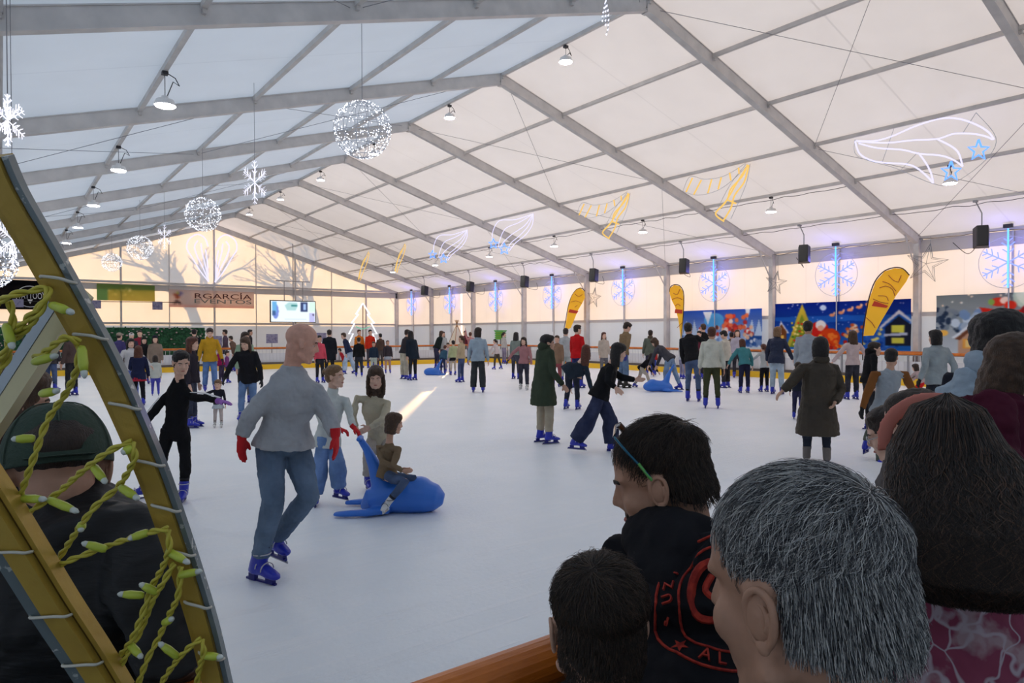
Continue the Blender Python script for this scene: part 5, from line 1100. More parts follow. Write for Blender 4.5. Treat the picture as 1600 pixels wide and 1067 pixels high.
# ---- far centre
far = [('broad person in a long black coat at the far rail, right of the bald head', (515,590), 515, 0, dict(top=(.012,.014,.02), hem=.25, fit=1.3, bottom=(.01,.01,.015))),
 ('person in a coral pink jacket just right of the bald face', (500,598), 524, 150, dict(top=(.6,.08,.12), bottom=(.01,.01,.015))),
 ('person in a navy jacket and pale wide jeans leaning left', (547,584), 520, -70, dict(top=(.02,.03,.075), lean=22, bottom=(.32,.40,.52), wide=1.6, legs=((18,14),(-10,10)))),
 ('child in red crouching behind the navy jacket', (537,582), 545, -70, dict(top=(.4,.02,.03), lean=30, bottom=(.1,.1,.2))),
 ('man in an orange jacket under the tree of lights', (562,575), 515, 150, dict(top=(.65,.20,.02), bottom=(.1,.1,.1))),
 ('child in black skating below the orange jacket', (561,589), 527, 0, dict(top=(.012,.012,.014), bottom=(.015,.018,.03))),
 ('man in a scarlet jacket right of the orange jacket', (579,575), 515, 160, dict(top=(.62,.035,.015), bottom=(.05,.04,.05))),
 ('child in a dark top with white print and pale trousers', (584,584), 534, 180, dict(top=(.02,.035,.06), bottom=(.35,.4,.36))),
 ('person in brown between the scarlet jacket and the couple', (594,575), 521, -30, dict(top=(.08,.05,.04), bottom=(.05,.04,.04))),
 ('small girl in a pale grey skirt with her hair in a bun', (606,583), 532, 170, dict(top=(.05,.04,.05), skirt=(.40,.44,.50), bottom=(.35,.2,.16), hstyle='bun')),
 ('man in a dark jacket and beige trousers leaning forward, left one of the far couple', (632,592), 515, 60, dict(top=(.04,.035,.04), lean=14, bottom=(.38,.35,.28), wide=1.5, shoes='blue')),
 ('woman in a dark blue coat with long hair, right one of the far couple', (645,594), 517, -40, dict(top=(.014,.022,.035), lean=14, hstyle='longest', hem=.15, fit=1.15, bottom=(.012,.012,.016))),
 ('person in a black coat leaning on the far rail by the tepee', (683,575), 517, 60, dict(top=(.012,.02,.02), lean=25, hstyle='bob', bottom=(.02,.02,.05))),
 ('woman in a pale scarf facing the camera by the tepee', (693,574), 518, 150, dict(top=(.4,.42,.42), hstyle='long', bottom=(.05,.03,.06))),
 ('child in blue bending beside the far blue seal', (692,584), 540, 30, dict(top=(.04,.10,.16), lean=30, bottom=(.02,.03,.08))),
 ('child in a pale lilac jacket behind the child in blue', (700,582), 536, 190, dict(top=(.45,.40,.46), bottom=(.3,.25,.3))),
 ('child in a lime green top and black skirt', (708,586), 532, -20, dict(top=(.42,.46,.26), skirt=(.012,.012,.016), bottom=(.4,.35,.3))),
 ('person in a beige sweater right of the lime green top', (720,597), 524, -60, dict(top=(.50,.40,.26), hstyle='pony', bottom=(.04,.06,.14))),
 ('person in maroon watching behind the beige sweater', (727,565), 517, 170, dict(top=(.16,.03,.05), bottom=(.1,.1,.1))),
 ('person with a raised arm left of the woman in pale denim', (735,570), 519, 0, dict(top=(.45,.2,.2), arms=((150,10,10),(10,10,10)), bottom=(.1,.1,.15))),
 ('person in dark clothes by the rail behind the woman in pink', (866,566), 521, 180, dict(top=(.05,.05,.06), bottom=(.05,.05,.06))),
 ('person in maroon by the column behind the striding woman', (925,567), 519, 180, dict(top=(.15,.03,.04), bottom=(.05,.05,.06), hstyle='long')),
 ('person in black before the left edge of the pale blue poster', (1098,590), 506, -30, dict(top=(.012,.012,.014), bottom=(.02,.02,.02))),
 ('person in brown before the right half of the pale blue poster', (1143,588), 519, 0, dict(top=(.10,.07,.05), bottom=(.02,.02,.02)))]
cc = ['dark', 'black', 'brown', 'black', 'auburn']
for i, (lb, ft, hp, fc, kw) in enumerate(far):
    B(lb, ft, headpx=hp, face=fc, detail=0, skin=['fair','mid'][i % 2], hair=cc[i % 5], **kw)
seal('small blue seal standing free on the far ice', (678,586), flip=-1, s=.9)
# ------------------------------------------------------------------ spectators close to the camera
def hair_curves(name, parent, strands, m, r0=.0004, r1=.00012):
    """strands: list of point lists in world space"""
    hc = bpy.data.hair_curves.new(name); hc.add_curves([len(s) for s in strands]); off = V(0,0,0); q = parent
    while q is not None: off = off+Vector(q.location); q = q.parent
    P = np.array([tuple(p-off) for s in strands for p in s], dtype=np.float32)
    hc.attributes['position'].data.foreach_set('vector', P.reshape(-1))
    R_ = np.concatenate([np.linspace(r0, r1, len(s)) for s in strands]).astype(np.float32)
    a = hc.attributes.get('radius') or hc.attributes.new('radius', 'FLOAT', 'POINT'); a.data.foreach_set('value', R_)
    hc.materials.append(m); o = bpy.data.objects.new(name, hc); COL.objects.link(o); o.parent = parent; o['kind'] = 'stuff'; return o
def strandmat(name, cols, rough=.45):
    m = bpy.data.materials.new(name); m.use_nodes = True; n = m.node_tree.nodes; l = m.node_tree.links; b = n['Principled BSDF']
    h = n.new('ShaderNodeHairInfo'); r = n.new('ShaderNodeValToRGB'); l.new(h.outputs['Random'], r.inputs[0]); l.new(r.outputs[0], b.inputs['Base Color']); b.inputs['Roughness'].default_value = rough; b.inputs['Specular IOR Level'].default_value = .4
    while len(r.color_ramp.elements) < len(cols): r.color_ramp.elements.new(.5)
    for e, (p, c) in zip(r.color_ramp.elements, cols): e.position = p; e.color = (*c, 1)
    return m
def scalp_strands(c, R, hk, N, length, whorl, keep, seed=1, lift=.35, cen=(0,-.020,.045), rad=(.081,.096,.082), npt=6, jit=.35, gravity=0, rnd=.3, low=None):
    """short hair combed away from a whorl; keep(p) on the unit scalp decides where hair grows"""
    R_ = random.Random(seed); out = []; cen = Vector(cen); wh = Vector(whorl).normalized()
    while len(out) < N:
        u = V(R_.gauss(0,1), R_.gauss(0,1), R_.gauss(0,1)).normalized()
        p = V(u.x*rad[0], u.y*rad[1], u.z*rad[2])+cen
        if not keep(p, u): continue
        nrm = V(u.x/rad[0], u.y/rad[1], u.z/rad[2]).normalized()
        t = (u-wh); t = t-nrm*t.dot(nrm); t = t.normalized() if t.length > .05 else V(R_.gauss(0,1), R_.gauss(0,1), 0).normalized()
        sw = nrm.cross(t)*R_.gauss(.15, jit); L = length(p, u) if callable(length) else length; L *= R_.uniform(1-rnd, 1+rnd)
        d = (t+sw+nrm*lift*R_.uniform(.5,1.6)).normalized(); q = p.copy(); pts = [q.copy()]
        for i in range(npt-1):
            q = q+d*L/(npt-1); d = (d-nrm*.16+nrm.cross(t)*R_.gauss(0,.22)+V(0,0,-gravity)).normalized(); pts.append(q.copy())
        out.append([c+R@(x*hk) for x in pts])
    return out
def ik(hip, an, l1, l2, fwd):
    d = an-hip; L = min(d.length, (l1+l2)*.999); a = math.acos(max(-1, min(1, (l1*l1+L*L-l2*l2)/(2*l1*L)))); dn = d.normalized(); f = (fwd-dn*fwd.dot(dn)).normalized()
    return hip+dn*math.cos(a)*l1+f*math.sin(a)*l1
def fg(label, px, D, H, face, ov=None, feet=0, **kw):
    """spectator placed by the middle of the head; the feet are brought down to the floor by bending the knees"""
    hd = at_d(px[0], px[1], D); base = math.degrees(math.atan2(hd.x-CP.x, hd.y-CP.y))
    sk = {q: kw.pop(q) for q in ('lean', 'legs', 'splay', 'arms', 'head', 'side', 'sh') if q in kw}
    J = skeleton(H, face+base, **sk); off = hd-J['head']; k = H/1.75
    for q in J:
        if q not in ('headR', 'f', 'r'): J[q] = J[q]+off
    if ov:
        for q, v in ov.items(): J[q] = at_d(v[0], v[1], v[2])
    for s in 'LR':
        a = J['hip'+s]+J['f']*(-.05+feet)*k; a.z = .085*k; maxl = .47*H*.995
        J['an'+s] = a; J['kn'+s] = ik(J['hip'+s], a, .245*H, .235*H, J['f'])
        if (a-J['hip'+s]).length > maxl:   # taller stance: stretch hips down to keep the shoes on the floor
            d = (a-J['hip'+s]).length-maxl; J['pel'] = J['pel']-V(0,0,d/2)
            J['hip'+s] = J['hip'+s]-V(0,0,d); J['kn'+s] = J['hip'+s].lerp(a, .51)
    J['waist'] = J['pel'].lerp(J['chest'], .48)
    kw.setdefault('shoes', 'boot'); kw.setdefault('detail', 2)
    return person(label, J, H, **kw), J, k
HM_BR = strandmat('strands_dark_brown', [(0,(.010,.007,.005)),(.7,(.034,.021,.014)),(1,(.09,.055,.035))])
HM_BK = strandmat('strands_black', [(0,(.004,.004,.004)),(.8,(.014,.012,.011)),(1,(.04,.035,.03))])
HM_GR = strandmat('strands_grey', [(0,(.018,.019,.024)),(.35,(.06,.062,.068)),(.58,(.24,.24,.24)),(.80,(.46,.46,.45)),(1,(.72,.70,.66))])
HM_LG = strandmat('strands_long', [(0,(.006,.004,.003)),(.55,(.018,.011,.008)),(.85,(.05,.028,.018)),(1,(.12,.065,.04))])
def kshort(front=.02, ear=-.012):
    """hair grows behind the hairline: not on the face, not below the ears in front"""
    def k(p, u):
        if p.y > .066 - max(0, .085-p.z)*.55: return False
        if p.z < .0 and p.y > -.005: return False
        if p.z < -.030: return False
        if abs(p.x) > .055 and p.y > .035 and p.z < .07: return False
        return True
    return k
def back_strands(c, R, hk, N, L, seed, R_=None):
    """nape and sides down to the neck"""
    R_ = random.Random(seed); out = []
    while len(out) < N:
        a = R_.uniform(-1.9, 1.9); z = R_.uniform(-.058 if abs(a) < 1.3 else -.040, .035); rx, ry = .0735-.010*(z < -.03)*abs(z+.03)/.04, .067
        p = V(math.sin(a)*rx, -.047-math.cos(a)*ry*(1 if z > -.03 else 1-(-.03-z)*6), z)
        nrm = V(math.sin(a), -math.cos(a), 0); d = (nrm*.35+V(R_.gauss(0,.18), R_.gauss(0,.1), -1)).normalized(); q = p.copy(); pts = [q.copy()]
        for i in range(4): q = q+d*L*R_.uniform(.7,1.1)/4; d = (d-nrm*.1).normalized(); pts.append(q.copy())
        out.append([c+R@(x*hk) for x in pts])
    return out
def ears(root, c, R, hk, skin):
    esc = .86
    """detailed outer ears"""
    for s in (-1, 1):
        m_ = MB(); E0 = V(s*.0765,-.008,-.008)
        rim = [(0,.012,-.030),(.004,.016,-.008),(.009,.012,.018),(.012,-.004,.031),(.013,-.020,.022),(.012,-.022,.000),(.007,-.014,-.022),(.002,-.002,-.034),(0,.008,-.034)]
        m_.tube(smoothpts([c+R@((E0+V(s*x*.75,y*esc,z*esc))*hk) for x, y, z in rim], 4), .0042*hk, 7)
        m_.tube(smoothpts([c+R@((E0+V(s*x,y*esc,z*esc))*hk) for x, y, z in [(.005,.004,.018),(.008,-.010,.012),(.008,-.012,-.006),(.004,-.003,-.016),(.001,.010,-.010)]], 4), .0030*hk, 6)
        m_.ell(c+R@((E0+V(s*.002,-.004,-.002))*hk), (.004*hk,.0145*hk,.024*hk), R, 12, 8); m_.ell(c+R@((E0+V(s*.002,.002,-.029))*hk), (.005*hk,.008*hk,.009*hk), R, 10, 6)
        vox(m_.build('ear', SKIN[skin], root, True), .0016, 2)
    
# ---- grey-haired man, nearest
r_, J_, k_ = fg('grey-haired man nearest to the camera, seen from behind his left ear', (1243,919), .745, 1.74, -62, lean=14, head=(2,-4), skin='tan', hstyle='bald', top=(.012,.012,.014), fit=1.08, bottom=(.02,.022,.03), collar=(.012,.012,.014), feet=-.1, bits=False)
c, R, hk = J_['head'], J_['headR'], 1.05*k_; ears(r_, c, R, hk, 'tan')
m_ = MB()
m_.ell(c+R@(V(0,-.022,.046)*hk), (.080*hk,.095*hk,.080*hk), R, 20, 14); m_.ell(c+R@(V(0,-.050,-.005)*hk), (.070*hk,.064*hk,.076*hk), R, 16, 12)
ho = m_.build('hair_base', HAIR['grey'], r_, True); vox(ho, .006, 3)
# ear side is the man's left
G1 = scalp_strands(c, R, hk, 20000, lambda p, u: .020+.020*max(0, u.z), (.1,-.72,.66), kshort(), 3, .22, jit=.55, rad=(.080,.095,.080), cen=(0,-.022,.046))
G2 = back_strands(c, R, hk, 6000, .017, 5)
hair_curves('hair', r_, G1+G2, HM_GR, .00040, .00015)
# ---- boy
r_, J_, k_ = fg('boy with short dark brown hair seen from behind, in front of the orange rail', (932,976), 1.04, 1.28, -12, lean=6, head=(0,4), skin='mid', hstyle='bald', top=(.30,.27,.25), fit=1.05, bottom=(.03,.04,.08))
hk = 1.05*k_*(1+(1.5-1.28)*.45); c, R = J_['head'], J_['headR']; ears(r_, c, R, hk, 'mid')
m_ = MB(); m_.ell(c+R@(V(0,-.022,.050)*hk), (.080*hk,.095*hk,.080*hk), R, 20, 14); m_.ell(c+R@(V(0,-.050,.0)*hk), (.072*hk,.064*hk,.072*hk), R, 16, 12); vox(m_.build('hair_base', HAIR['dark'], r_, True), .006, 3)
hair_curves('hair', r_, scalp_strands(c, R, hk, 9000, lambda p, u: .026+.022*max(0,u.z), (-.25,-.35,.9), kshort(), 8, .22, jit=.25, rad=(.080,.095,.080), cen=(0,-.022,.050))+back_strands(c, R, hk, 3500, .014, 6), HM_BR, .0005, .0002)
# ---- man in the black hoodie
r_, J_, k_ = fg('man in a black hoodie with red print and sunglasses pushed up on his head', (1029,752), 1.46, 1.70, -83, lean=26, head=(0,-6), side=-4, arms=((35,12,50),(30,12,60)), skin='tan', hstyle='bald', top=(.012,.012,.015), fit=1.22, bottom=(.02,.025,.04), feet=-.15, eyes=False,
   ov=dict(neck=(1084,870,1.40), chest=(1082,960,1.30), pel=(1090,1120,1.22), shL=(972,880,1.48), shR=(1135,890,1.22), elL=(945,1010,1.50), elR=(1190,1050,1.20)))
c, R, hk = J_['head'], J_['headR'], 1.05*k_; ears(r_, c, R, hk, 'tan')
m_ = MB(); m_.ell(c+R@(V(0,-.022,.048)*hk), (.080*hk,.095*hk,.080*hk), R, 20, 14); m_.ell(c+R@(V(0,-.050,-.002)*hk), (.071*hk,.064*hk,.072*hk), R, 16, 12); vox(m_.build('hair_base', HAIR['dark'], r_, True), .006, 3)
hair_curves('hair', r_, scalp_strands(c, R, hk, 8000, lambda p, u: .022+.018*max(0,u.z), (0,-.7,.7), kshort(), 11, .3, jit=.3, rad=(.080,.095,.080), cen=(0,-.022,.048))+back_strands(c, R, hk, 3000, .016, 7), HM_BR, .0005, .0002)
def beard(p, u): return p.y > .0 and p.z < -.045 and abs(p.x) < .058
hair_curves('beard', r_, scalp_strands(c, R, hk, 2600, .012, (0,0,1), lambda p, u: p.y > .015 and (p.z < -.055 or (p.z < -.042 and abs(p.x) < .03 and p.y > .06)), 13, .5, cen=(0,.020,-.035), rad=(.058,.066,.088)), HM_BR, .0005, .0002)
# hood, red piping, sunglasses
tu = (J_['neck']-J_['chest']).normalized(); tr = (J_['shR']-J_['shL']).normalized(); tf = tu.cross(tr).normalized(); TM = Matrix((tr, tf, tu)).transposed(); nk = J_['neck']
HOODM = cl((.012,.012,.015))
m_ = MB(); hp = lambda x, y, z: nk+TM@V(x, y, z)
m_.tube(smoothpts([hp(-.075,.07,-.02), hp(-.115,.0,.0), hp(-.09,-.075,.015), hp(0,-.11,.015), hp(.09,-.075,.015), hp(.115,.0,.0), hp(.075,.07,-.02)], 4), .034, 10)
m_.ell(hp(0,-.085,-.02), (.125,.060,.085), TM, 16, 10); m_.ell(hp(0,-.10,-.09), (.085,.035,.06), TM, 14, 8); vox(m_.build('hood', HOODM, r_, True), .009, 3, [(.05,.014)])
REDP = mat('red_print', (.42,.035,.018), .85, noise=((.25,.015,.01), 60, .45, .6))
m_ = MB(); m_.tube(smoothpts([hp(-.060,.055,.02), hp(-.075,.0,.035), hp(-.05,-.055,.05), hp(0,-.07,.052), hp(.05,-.055,.05), hp(.075,.0,.035)], 4), .006, 6); m_.build('hood_lining', REDP, r_, True)
m_ = MB(); a_ = J_['shL']; up_ = V(0,0,1); m_.tube(smoothpts([nk.lerp(a_,.55)+tu*.022, a_+tu*.055+(a_-nk).normalized()*.01, a_.lerp(J_['elL'],.25)+(a_-nk).normalized()*.066, a_.lerp(J_['elL'],.6)+(a_-nk).normalized()*.068]), .006, 6); m_.build('shoulder_piping', REDP, r_, True)
# round emblem printed on the back: laid on the cloth by casting rays onto it
bpy.context.view_layer.update(); dg = bpy.context.evaluated_depsgraph_get()
jk = [o for o in r_.children if o.name.split('.')[0] in ('sweater', 'jacket')][0]; je = jk.evaluated_get(dg); jm = jk.matrix_world; ji = jm.inverted()
e0 = at_d(1138,930,1.6)
ed = (e0-CP).normalized(); hit = je.ray_cast(ji@CP, ji.to_3x3()@ed); ec = jm@hit[1]; en = (jm.to_3x3()@hit[2]).normalized()
ex = V(0,0,1).cross(en).normalized(); ex = ex if ex.dot(RR) > 0 else -ex; ey = en.cross(ex).normalized(); ey = ey if ey.z > 0 else -ey
def on_back(u, v):
    o_ = ec+ex*u+ey*v+en*.12; h = je.ray_cast(ji@o_, ji.to_3x3()@(-en))
    return (jm@h[1]+en*.002) if h[0] and (jm@h[1]-ec).length < .25 else ec+ex*u+ey*v
def ring(r, w): 
    m2 = MB(); m2.tube([on_back(math.cos(a)*r, math.sin(a)*r) for a in [2*PI*j/48 for j in range(49)]], (w), 6, caps=False); return m2
em = MB()
for r__, w in ((.115,.0028), (.080,.0024)): q = ring(r__, w); em.add(q.v, q.f)
em.tube(smoothpts([on_back(.02,.055), on_back(-.035,.05), on_back(-.058,.015), on_back(-.05,-.025), on_back(-.01,-.03), on_back(.035,-.018)]), .008, 6); em.tube(smoothpts([on_back(-.022,.034), on_back(-.036,.010), on_back(-.014,-.010), on_back(.03,.0)]), .006, 6)
em.tube(smoothpts([on_back(-.01,-.01), on_back(.03,.02), on_back(.06,-.03)]), .006, 6)
sc_ = (-.082, -.056); em.add([on_back(sc_[0]+math.cos(a)*q, sc_[1]+math.sin(a)*q) for a, q in [(PI/2+.3+k*PI/5, .015 if k % 2 == 0 else .006) for k in range(10)]], [tuple(range(10))])
em.build('back_emblem', REDP, r_)
def ring_text(body, a0, step, rad, size):
    for i, ch in enumerate(body):
        a = a0+i*step
        if ch == ' ': continue
        p = on_back(math.cos(a)*rad, math.sin(a)*rad)+en*.004; x_ax = (on_back(math.cos(a+.05)*rad, math.sin(a+.05)*rad)+en*.004-p).normalized(); y_ax = (p-en*.004-on_back(math.cos(a)*rad*.8, math.sin(a)*rad*.8)).normalized()
        if step > 0: y_ax = -y_ax
        else: x_ax = -x_ax
        z_ax = x_ax.cross(y_ax).normalized(); Rm = Matrix((x_ax, y_ax, z_ax)).transposed()
        text(ch, 'emblem_letter', r_, p, size, REDP, R=Rm, ext=.002)
ring_text('SUZI', math.radians(188), math.radians(-15.5), .0975, .029); ring_text('ALE', math.radians(240), math.radians(15), .0975, .031)
m_ = MB(); GL = mat('glasses_teal', (.01,.10,.16), .2, .3); GG = mat('glasses_green', (.12,.42,.10), .3)
sg_ = lambda x, y, z: c+R@(V(x, y, z)*hk)
m_.tube([sg_(-.056,.050,.118), sg_(-.022,.050,.134), sg_(.022,.050,.134), sg_(.056,.050,.118)], [(.002,.008)]*4, 8); g_ = m_.build('sunglasses_lenses', mat('smoke_lens', (.05,.05,.06), .1, .2, .8), r_)
for s in (-1, 1):
    m_ = MB(); m_.tube(smoothpts([sg_(s*.058,.050,.116), sg_(s*.083,.030,.085), sg_(s*.088,.008,.045), sg_(s*.086,-.004,.018)]), .0028, 6); q = m_.build('sunglasses_arm', GL, r_, True)
    m_ = MB(); m_.tube(smoothpts([sg_(s*.0885,.012,.055), sg_(s*.0885,.004,.035), sg_(s*.087,-.004,.016)]), .0031, 6); m_.build('sunglasses_tip', GG, q, True)
# ---- man in the dark green cap
r_, J_, k_ = fg('man in black jacket and backwards dark green cap behind the gold frame', (90,738), 1.34, 1.72, -6, lean=22, head=(4,-4), arms=((40,14,50),(40,14,50)), skin='tan', hstyle='bald', top=(.010,.010,.011), topk='puffer', fit=1.48, hem=.1, collar=(.010,.010,.011), bottom=(.04,.07,.14), sh=.115,
   ov=dict(neck=(88,768,1.35), chest=(102,930,1.30), pel=(110,1130,1.32), shL=(-28,838,1.34), shR=(214,856,1.28), elL=(-60,1030,1.36), elR=(272,1000,1.14)))
c, R, hk = J_['head'], J_['headR'], 1.05*k_; ears(r_, c, R, hk, 'tan')
m_ = MB(); m_.ell(c+R@(V(0,-.022,.045)*hk), (.081*hk,.097*hk,.070*hk), R, 16, 10); vox(m_.build('hair', HAIR['dark'], r_, True), .006, 2)
CAPM = mat('cap_dark_green', (.028,.050,.035), .85, bump=(90,.4)); m_ = MB(); n_ = 32; mm_ = 12; vs = []; fs = []
for j in range(mm_+1):
    t = (PI/2)*j/mm_
    for i in range(n_):
        a = 2*PI*i/n_; x = math.cos(a)*.094*math.cos(t)**.75; y = math.sin(a)*.106*math.cos(t)**.75-.012; z = .018+.112*math.sin(t)**1.1
        if j == 0: z = .008+.014*max(0, math.sin(a))
        vs.append(c+R@(V(x, y, z)*hk))
for j in range(mm_):
    for i in range(n_):
        am = 2*PI*(i+.5)/n_; back = abs(am-1.5*PI)
        if back < .45 and 1 <= j < 4 and (back < .28 or j < 3): continue          # opening above the strap
        fs.append((j*n_+i, j*n_+(i+1)%n_, (j+1)*n_+(i+1)%n_, (j+1)*n_+i))
m_.add(vs, fs); o = m_.build('cap', CAPM, r_, True); so = o.modifiers.new('s', 'SOLIDIFY'); so.thickness = .004; sb = o.modifiers.new('b', 'SUBSURF'); sb.levels = sb.render_levels = 1
m_ = MB()
for i in range(3):
    a = PI/2+i*PI/3
    pts = []
    for j in range(-mm_, mm_+1):
        t = (PI/2)*(1-abs(j)/mm_); s_ = 1 if j >= 0 else -1; aa = a if s_ > 0 else a+PI
        if math.sin(aa) < -.9 and (1-abs(j)/mm_)*mm_ < 4.5: continue
        pts.append(c+R@(V(math.cos(aa)*.095*math.cos(t)**.75, math.sin(aa)*.107*math.cos(t)**.75-.012, .019+.1125*math.sin(t)**1.1)*hk))
    m_.tube(pts, .0016, 5)
m_.ell(c+R@(V(0,-.012,.131)*hk), (.007,.007,.004), R, 8, 6); m_.build('cap_seams', mat('cap_seam', (.05,.075,.055), .9), o)
m_ = MB(); m_.tube([c+R@(V(math.cos(a)*.0955, math.sin(a)*.1075-.012, .020)*hk) for a in [1.5*PI-.55+j*.11 for j in range(11)]], [(.002,.010)]*11, 8, side=tuple(R.col[2])); m_.build('cap_strap', CAPM, o)
# visor points forward (away from the camera), curved down at the sides
m_ = MB(); vs = []
for j in range(5):
    for i in range(13):
        a = math.radians(20+140*i/12); rr_ = 1+.62*(j/4)*math.sin(a)**1.3
        vs.append(c+R@(V(math.cos(a)*.094, math.sin(a)*.106*rr_-.012, .020-.016*abs(math.cos(a))*(j/4)-.010*(j/4))*hk))
m_.add(vs, [(j*13+i, j*13+i+1, (j+1)*13+i+1, (j+1)*13+i) for j in range(4) for i in range(12)]); q = m_.build('cap_visor', CAPM, o, True); so = q.modifiers.new('s', 'SOLIDIFY'); so.thickness = .003
# ---- woman with very long dark hair and a salmon headband
r_, J_, k_ = fg('woman with very long wavy dark hair, a salmon headband and a pink paisley top', (1474,730), 1.26, 1.60, -4, lean=4, head=(-16,0), skin='fair', hstyle='bald', top=mat('paisley_pink', (.22,.035,.075), .8, noise=((.36,.24,.26), 11, .52, .60)), fit=1.12, bottom=(.02,.02,.03),
   ov=dict(neck=(1486,812,1.30), shL=(1402,905,1.30), shR=(1572,895,1.30), chest=(1490,940,1.32), elL=(1385,1040,1.3), elR=(1610,1040,1.3)))
pm = MATS['paisley_pink']; n = pm.node_tree.nodes; l = pm.node_tree.links; wv = n.new('ShaderNodeTexVoronoi'); wv.feature = 'DISTANCE_TO_EDGE'; wv.inputs['Scale'].default_value = 14; mxn = n.new('ShaderNodeMix'); mxn.data_type = 'RGBA'
nzw = n.new('ShaderNodeTexNoise'); nzw.inputs['Scale'].default_value = 9; tcx = n.new('ShaderNodeTexCoord'); vm_ = n.new('ShaderNodeVectorMath'); vm_.operation = 'MULTIPLY_ADD'; vm_.inputs[1].default_value = (.25,.25,.25)
l.new(tcx.outputs['Object'], nzw.inputs['Vector']); l.new(nzw.outputs['Color'], vm_.inputs[0]); l.new(tcx.outputs['Object'], vm_.inputs[2]); l.new(vm_.outputs[0], wv.inputs['Vector'])
mr_ = n.new('ShaderNodeMapRange'); mr_.inputs[1].default_value = .02; mr_.inputs[2].default_value = .07; l.new(wv.outputs['Distance'], mr_.inputs[0]); pb = n['Principled BSDF']; old = pb.inputs['Base Color'].links[0].from_socket
l.new(mr_.outputs[0], mxn.inputs[0]); mxn.inputs[6].default_value = (.42,.34,.38,1); l.new(old, mxn.inputs[7]); l.new(mxn.outputs[2], pb.inputs['Base Color'])
c, R, hk = J_['head'], J_['headR'], 1.05*k_
def mass(c, R, hk, L, w0, w1, back, n=14):
    """rings of the hair mass from the crown down: (centre, half width, half depth)"""
    rg = []
    for i in range(n+1):
        t = i/n
        if t < .16: q = t/.16; a = math.sin(q*PI/2); rg.append((c+R@(V(0,-.022,.140-.095*(1-math.cos(q*PI/2))*1.0-.01*q)*hk), max(.004, .086*a*hk), max(.004, .102*a*hk)))
        else:
            q = (t-.16)/.84; z = c.z+.045*hk-q*L; ww = w0+(w1-w0)*min(1, q*1.6)**.8; ww *= (1-.35*max(0, q-.8)/.2)
            p = c+R@(V(0,-.022-back*min(1, q*2),0)*hk); rg.append((V(p.x, p.y, z), ww*hk, (.098-.030*min(1,q*2))*hk*(1-.35*max(0, q-.85)/.15)))
    return rg
rings = mass(c, R, hk, .235, .092, .150, .13); xr = V(R.col[0].x, R.col[0].y, 0).normalized(); yf = V(0,0,1).cross(xr).normalized()
m_ = MB(); vs = []; fs = []
for ce, w_, d_ in rings: vs += [ce+xr*math.cos(2*PI*k/24)*w_*.93+yf*math.sin(2*PI*k/24)*d_*.93 for k in range(24)]
for i in range(len(rings)-1):
    for k in range(24): fs.append((i*24+k, i*24+(k+1)%24, (i+1)*24+(k+1)%24, (i+1)*24+k))
fs += [tuple(range(23, -1, -1)), tuple((len(rings)-1)*24+k for k in range(24))]; m_.add(vs, fs); ho = m_.build('hair_mass', HAIR['dark'], r_, True); vox(ho, .009, 3, [(.03,.016)])
def long_strands(rings, xr, N, seed, keep=(.0, 2*PI), amp=.006):
    R_ = random.Random(seed); out = []; n = len(rings)
    for _ in range(N):
        a = R_.uniform(*keep); i0 = R_.choice((0,1,1,2,2,2,3,4)); i1 = n-1-R_.choice((0,0,0,1,1,2)); ph = R_.uniform(0, 6.28); fr = R_.uniform(.8,1.5); of = R_.uniform(.97, 1.07); pts = []; am = R_.uniform(.3,1.4)*amp; dr = R_.gauss(0,.10)
        for i in range(i0, i1+1):
            ce, w, d = rings[i]
            for hh in ((0, .5) if i < i1 else (0,)):
                if hh: ce2, w2, d2 = rings[i+1]; ce_, w_, d_ = ce.lerp(ce2,.5), (w+w2)/2, (d+d2)/2
                else: ce_, w_, d_ = ce, w, d
                aa = a+dr*(i+hh)/n+am/.10*math.sin(ph+(i+hh)*fr*1.7)*min(1,(i+hh)/5)
                pts.append(ce_+xr*math.cos(aa)*w_*of+yf2*math.sin(aa)*d_*of+V(0,0,R_.gauss(0,.002)))
        out.append(pts)
    return out
yf2 = -yf if yf.dot(R.col[1]) > 0 else yf     # towards the back of the head
hair_curves('hair', r_, long_strands(rings, xr, 9000, 4, (-.55, PI+.55), .012), HM_LG, .0007, .0003)
m_ = MB(); m_.tube([c+R@(V(math.cos(a)*.0935, .034+.010*math.sin(a), .042+math.sin(a)*.086)*hk) for a in [j*PI/16 for j in range(-1, 18)]], [(.004*hk,.016*hk)]*19, 8, side=tuple(R.col[1])); vox(m_.build('headband', mat('salmon_headband', (.60,.20,.15), .7), r_, True), .003, 2)
# ---- woman in the burgundy sweater
r_, J_, k_ = fg('woman in a burgundy sweater with brown hair, turned to the right at the picture edge', (1592,583), 2.15, 1.66, 68, lean=24, head=(8,-8), arms=((35,10,40),(35,10,40)), skin='fair', hair='brown', hstyle='bob', headk=.9, top=(.075,.010,.025), fit=1.12, bottom=(.02,.025,.04),
   ov=dict(neck=(1566,622,2.15), chest=(1553,680,2.12), pel=(1535,800,2.1), shR=(1552,640,2.0), shL=(1575,636,2.28), elR=(1560,712,1.95), wrR=(1600,745,1.85)))
# ---- person in the pale blue hoodie
r_, J_, k_ = fg('person with black hair in a pale blue hoodie, behind the burgundy sweater', (1572,540), 2.8, 1.78, 30, lean=14, head=(10,-4), skin='tan', hair='black', hstyle='bob', top=(.36,.44,.52), fit=1.25, hood=(.36,.44,.52), bottom=(.03,.04,.06),
   ov=dict(neck=(1553,580,2.8), shL=(1515,598,2.8), chest=(1545,645,2.78), pel=(1535,740,2.75), elL=(1500,665,2.75)))
fg('person with dark hair behind the pale blue hoodie, mostly hidden', (1547,530), 3.6, 1.74, 20, skin='mid', hair='black', hstyle='short', top=(.02,.02,.03), bottom=(.02,.02,.03), detail=1)
